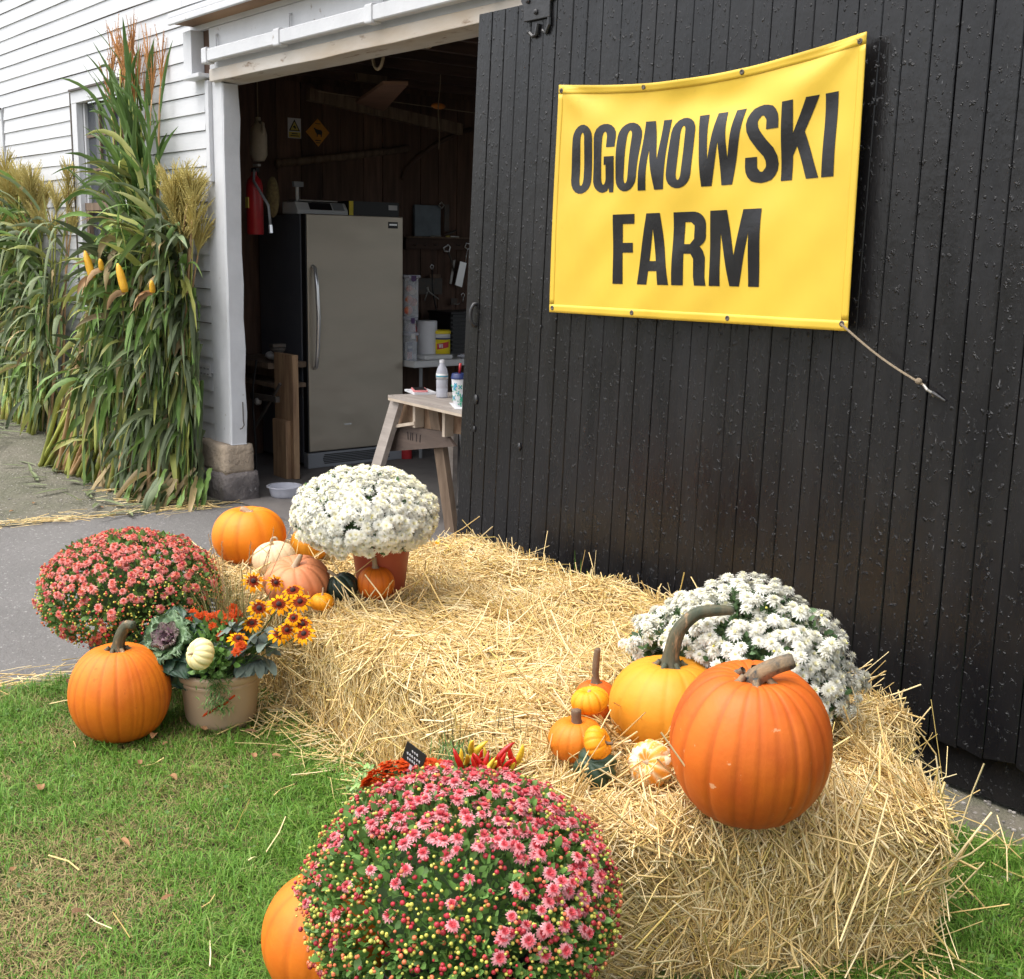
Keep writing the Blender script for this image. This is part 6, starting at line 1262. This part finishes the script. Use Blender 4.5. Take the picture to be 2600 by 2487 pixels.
for k, (dy, dz, r, m) in enumerate(((-.02,.05,.034,m_toyo),(.02,.11,.032,m_toyo),(-.015,.13,.030,m_toyo),(.015,.19,.028,m_toyw),(-.015,.21,.026,m_toyo))): MB().ball((0, dy, dz), r, 10, 7).build('toy', m, tp, smooth=True)
bh = b2[0].location; gd = thing('gourd_pile', 'small red and orange gourds behind paper towel roll', 'gourds', (-.86, b1[0].location.y+b1[1]+.09, .75)); MB().ball((0,0,.22), .05, 12, 8, (1,1,1)).build('red_gourd', m_red, gd, smooth=True); MB().ball((.03,.05,.15), .045, 12, 8, (1,1,1.2)).build('orange_gourd', m_pora, gd, smooth=True); MB().lathe([(.001,0),(.05,0),(.055,.06),(.045,.12),(.001,.13)], 12).build('jar', m_greyp, gd, smooth=True)
X2 = -.72
a, b = onx(1076, 815, X2), onx(1120, 900, X2); r = (b.y-a.y)/2; h_ = .285; pt2 = thing('paper_towel_roll', 'white paper towel roll standing on the white table', 'paper towel', (X2-r, (a.y+b.y)/2, .75)); MB().lathe([(.02, .0), (r*.97, .0), (r, .004), (r, h_-.004), (r*.97, h_), (.02, h_)], 28).build('roll', m_paper, pt2, smooth=True, sharp=40); MB().lathe([(.0195, .002), (.0195, h_-.002)], 12).build('tube', m_cardboard, pt2)
a, b = onx(1116, 838, X2+.05), onx(1153, 900, X2+.05); r = (b.y-a.y)/2; h_ = .215; wp = thing('wipes_canister', 'yellow wipes canister with red band on the white table', 'canister', (X2+.05-r, (a.y+b.y)/2, .75)); MB().lathe([(.001, 0), (r*.95, 0), (r*.95, .012), (.001, .013)], 24).build('foot', m_whitep, wp, smooth=True, sharp=40); MB().lathe([(r*.94, .0135), (r*.94, h_-.06)], 28).build('body', m_yel, wp, smooth=True); MB().lathe([(r*.95, h_-.059), (r*.95, h_-.028)], 28).build('neck', m_whitep, wp, smooth=True); MB().lathe([(r*.955, h_-.070), (r*.955, h_-.0595)], 28).build('navy_band', m_navy, wp, smooth=True); MB().lathe([(r, h_-.027), (r, h_-.008), (r*.85, h_), (.001, h_)], 28).build('lid', m_yel, wp, smooth=True, sharp=40)
cdir = math.atan2(CAM.y-wp.location.y, CAM.x-wp.location.x)
bp_ = MB(); N_ = 10; vs = [(r*.955*math.cos(cdir-.55+1.5*i/N_), r*.955*math.sin(cdir-.55+1.5*i/N_), z_+.018*i/N_) for i in range(N_+1) for z_ in (.068, .112)]; bp_.add(vs, [(2*i, 2*i+2, 2*i+3, 2*i+1) for i in range(N_)]).build('red_label', m_flagr, wp, smooth=True)
def flat_letters(txt, h, m, parent, M_, th=.0006):
    x = 0
    for ch in txt:
        loops, w = LET[ch](); tr = mgeo.tessellate_polygon([[Vector((p[0], p[1], 0)) for p in lp] for lp in loops]); fl2 = [p for lp in loops for p in lp]
        o = MB().add([((x+p[0])*h*1.05, 0, p[1]*h) for p in fl2], [tuple(t) for t in tr]).build('letter', m, parent); o.matrix_local = M_; x += w+.08
flat_letters('WI', .030, m_paper, wp, Matrix.Rotation(cdir+PI/2, 4, 'Z') @ Matrix.Translation((-.022, -r*.975, .082)))
a, b = onx(1150, 800, -.95), onx(1205, 905, -.95); ct = thing('plastic_crate', 'black slatted plastic crate beside the door edge', 'crate', (-.98, a.y, .75)); w = b.y-a.y+.15; h_ = a.z-.75
for k in range(9): MB().box(.0, .012, .01, w, .02+k*h_/9.2, .02+k*h_/9.2+h_/16).build('slat', m_blackp, ct)
MB().box(-.30, -.0005, 0, w, 0, h_).build('liner', m_blackp, ct); MB().box(-.31, .02, -.01, w+.01, h_+.0005, h_+.02).build('rim', m_blackp, ct, bevel=.004)
tray = MB().box(-.80, -.62, 1.86, 2.12, .751, .785).build('white_tray', m_whitep, None, bevel=.01); tag(tray, 'low white plastic tray on the table edge', 'tray')
bg = MB().ball((-.66, 2.26, .768), .045, 12, 7, (.8, 1.6, .35)).build('plastic_bag', m_clear2, None, smooth=True); tag(bg, 'crumpled clear plastic bag on the white table', 'bag')
# sawhorse table near the doorway
m_gusset = mat('dark_gusset_wood', L(.115,.082,.065), L(.07,.05,.04), 6, (.4,4,4), .8, bump=.4, bscale=40)
sw = thing('sawhorse_table', 'sawhorse with plywood top and splayed weathered legs', 'sawhorse', (0,0,0))
A = onz(985, 1003, .75); Bq = onz(1177, 1046, .75); dirv = (Bq-A).normalized(); A2 = onz(1040, 998, .75)
top = [A, A+dirv*1.75, A+dirv*1.75+Vector((.12,.62,0)), A+Vector((.12,.62,0))]
mb = MB(); mb.prism([(p.x, p.y) for p in top], .735, .75, 'z'); mb.build('table_top', m_graywood, sw); mb = MB(); mb.prism([(p.x, p.y-.0) for p in top], .7195, .7345, 'z'); mb.build('top_edge', m_plyedge, sw)
def at_(px_, py_, y_): return ony(px_, py_, y_)
yL = A.y+.05
t1 = at_(1010, 1018, yL); t1.z = .718; f1_ = onz(912, 1318, 0); f1_ = Vector((t1.x-.20, yL-.10, 0))
f1_ = ony(922, 1300, yL-.10); f1_.z = 0
MB().beam(f1_, t1, .035, .09, (1,0,0)).build('leg', m_graywood, sw)
t2 = at_(1105, 1130, A.y+.10); f2_ = onz(1148, 1350, 0); t2.z = .62
MB().beam(f2_, Vector((t2.x, t2.y, .70)), .09, .035, (0,1,0)).build('leg', m_oldwood, sw)
MB().beam(f2_+Vector((.0,.55,0)), Vector((t2.x, t2.y+.3, .70)), .09, .035, (0,1,0)).build('leg', m_oldwood, sw); MB().beam(f1_+Vector((.05,.60,0)), t1+Vector((.05,.35,0)), .035, .09, (1,0,0)).build('leg', m_graywood, sw)
g = [at_(1000, 1080, yL), at_(1120, 1098, yL), at_(1147, 1135, yL), at_(975, 1148, yL)]
MB().prism([(p.x, p.z) for p in g], yL+.02, yL+.04, 'y').build('gusset', m_gusset, sw)
MB().beam(at_(1003, 1086, yL-.005), at_(972, 1146, yL-.005), .022, .02, (0,1,0)).build('edge_strip', m_plyedge, sw); MB().beam(at_(1003, 1083, yL-.004), at_(1055, 1075, yL-.004), .018, .018, (0,1,0)).build('edge_strip', m_plyedge, sw)
g = [at_(1015, 1018, yL+.06), at_(1180, 1050, yL+.06), at_(1180, 1105, yL+.06), at_(1000, 1082, yL+.06)]; MB().prism([(p.x, p.z) for p in g], yL+.06, yL+.078, 'y').build('apron_board', m_ply, sw)
for px_, y0_, y1_ in ((1053, 1022, 1086), (1128, 1040, 1110)): a, b = at_(px_, y0_, yL), at_(px_, y1_, yL); MB().box(a.x-.012, a.x+.012, yL-.005, yL+.055, b.z, min(a.z, .718)).build('upright', m_plyedge, sw)
m_mark = mat('dark_marker_print', L(.03,.02,.018), rough=.9)
q = at_(1036, 1107, yL+.018); 
for k, (dx, a0, a1) in enumerate(((0,-.3,.0),(.022,.3,.0),(.045,0,.0),(.085,0,.9),(.12,.2,-.6))): MB().beam((q.x+dx, yL+.0185, q.z-.022), (q.x+dx+.02*a0, yL+.0185, q.z+.022), .008, .002, (0,1,0)).build('marker_stroke', m_mark, sw)
# things on the sawhorse
q = onz(1143, 1035, .75); cupr = .043; cupo = thing('tumbler', 'white tumbler with blue flowers, navy lid and red straw', 'tumbler', (q.x, q.y+.06, .75))
MB().lathe([(.001,0),(.031,0),(.032,.003),(.043,.150),(.001,.151)], 28).build('cup', m_paper, cupo, smooth=True, sharp=40); MB().lathe([(.046,.1515),(.047,.158),(.044,.163),(.042,.176),(.039,.180),(.001,.180)], 28).build('lid', m_navy, cupo, smooth=True, sharp=40); MB().tube([(0,0,.18),(.004,.002,.235)], [.006,.008], 8).build('drinking_straw', m_red, cupo, smooth=True)
cd_ = math.atan2(CAM.y-cupo.location.y, CAM.x-cupo.location.x)
for k, (da, z_, s_) in enumerate(((-.55,.118,.018),(-.75,.100,.013),(.35,.045,.019),(.55,.060,.013),(-.9,.05,.012),(.85,.12,.012),(-.15,.075,.009),(.1,.11,.008),(0.2,.02,.010))):
    rr = .0325+.0105*z_/.15+.0006; a_ = cd_+da; M_ = Matrix.Rotation(a_, 4, 'Z') @ Matrix.Translation((rr, 0, z_)) @ Matrix.Rotation(-.07, 4, 'Y')
    pts = [((s_ if i % 2 else s_*.55)*math.sin(i*PI/5)*.8, (s_ if i % 2 else s_*.55)*math.cos(i*PI/5)) for i in range(10)]; o = MB().prism(pts, 0, .0012, 'x').build('flower_print', m_cyan if k % 3 != 2 else m_greenp, cupo); o.matrix_local = M_
    for jj in range(4):
        o = MB().ball((.0006, s_*1.25*math.cos(jj*1.6+k), s_*1.25*math.sin(jj*1.6+k)), .0042, 6, 4, (.15, 1, 1)).build('leaf_print', m_greenp, cupo); o.matrix_local = M_
q = onz(1122, 1010, .75); bo_ = thing('water_bottle', 'clear plastic water bottle with white cap beside the tumbler', 'bottle', (q.x, q.y, .75)); MB().lathe([(.001,0),(.030,0),(.033,.008),(.033,.05),(.031,.055),(.033,.06),(.033,.10),(.031,.105),(.033,.11),(.033,.145),(.028,.165),(.014,.19),(.013,.20),(.001,.2005)], 24).build('bottle_body', m_clear2, bo_, smooth=True); MB().lathe([(.0345,.108),(.0345,.138)], 24).build('label', m_whitep, bo_, smooth=True); MB().lathe([(.0348,.120),(.0348,.127)], 24).build('blue_band', m_cyan, bo_, smooth=True); MB().lathe([(.015,.198),(.015,.215),(.001,.216)], 16).build('cap', m_paper, bo_, smooth=True, sharp=40)
q = onz(1065, 998, .75); nb = MB().box(-.10, .10, -.07, .07, .0005, .012).build('notebook', m_paper, None); nb.location = (q.x, q.y+.01, .75); nb.rotation_euler = (0, 0, -.3); tag(nb, 'white notebook lying under a pink phone', 'notebook')
ph = thing('phone', 'pink cased phone lying on the white notebook', 'phone', (q.x, q.y+.0, .7625), -.5); MB().box(-.085, .085, -.042, .042, .0003, .011).build('case', m_pink, ph, bevel=.004); MB().box(-.075, .075, -.034, .034, .0112, .0120).build('screen', m_blackp, ph)
q = onz(1165, 1030, .75); pp_ = MB().box(-.13, .13, -.06, .08, .0005, .003).build('paper_sheet', m_paper, None); pp_.location = (q.x+.04, q.y+.0, .75); pp_.rotation_euler = (0, 0, -.5); tag(pp_, 'loose white paper sheet at table corner', 'paper')
# floor items
q = onz(694, 1262, 0); bw_ = thing('plastic_bowl', 'clear plastic food tub on the floor by the stone foundation', 'tub', (q.x+.02, q.y+.07, .001)); MB().lathe([(.001,0),(.082,0),(.088,.006),(.102,.062),(.114,.064),(.114,.069),(.100,.068),(.084,.010),(.001,.006)], 32).build('tub', m_clear2, bw_, smooth=True, sharp=40)
q = onz(1185, 1165, 0); wb_ = thing('white_bucket', 'white bucket on the floor beside the black door edge', 'bucket', (q.x+.10, q.y, 0)); MB().lathe([(.10,0),(.125,.24),(.131,.24),(.131,.26),(.12,.26),(.095,.01)], 28).build('bucket', m_whitep, wb_, smooth=True, sharp=40)
q = onz(1031, 1164, 0); rb = thing('red_can', 'red and black can on the floor right of freezer', 'can', (q.x, q.y, 0)); MB().lathe([(.001,0),(.045,0),(.045,.12),(.001,.12)], 20).build('can', m_red, rb, smooth=True, sharp=40); MB().lathe([(.0455,.121),(.0455,.135),(.001,.136)], 20).build('lid', m_blackp, rb, smooth=True, sharp=40)
pl2 = thing('pliers', 'rusty old pliers lying on the concrete floor', 'pliers', (0,0,0)); a, b, c_2, d_ = onz(758, 1240, .012), onz(782, 1236, .012), onz(796, 1232, .012), onz(792, 1246, .012); MB().tube([a, b], .007, 6).build('jaw', m_iron, pl2); MB().tube([b, c_2], .006, 6).build('handle', m_iron, pl2); MB().tube([b, d_], .006, 6).build('handle', m_iron, pl2)
# dried corn husk tips behind the far pumpkin
yw = thing('wild_flower', 'single yellow wildflower poking up between straw and driveway', 'flower', onz(1108, 1395, .38)); 
ym = flower_mesh('flower_head', [petals([(9, .012, .006, 10, .003, 0)], .2, 2, 2)], [m_rudy]); place(ym, 'flower_head', orient((0,0,.02), (CD+Vector((0,0,.6))).normalized(), 0, 1.1), yw); MB().tube([(0,0,-.1),(0,0,.02)], .0012, 4).build('stem', m_stalkg, yw)
wd = thing('weed_stalk', 'thin green weed stalk against the black door above straw', 'weed', onz(1462, 1440, .36)); mb = MB()
for i in range(3): strap(mb, (i*.03,0,-.1), (.05*i-.05, 0, 1), .17-.03*i, .006, .3, 5)
mb.build('leaf', m_grass, wd)
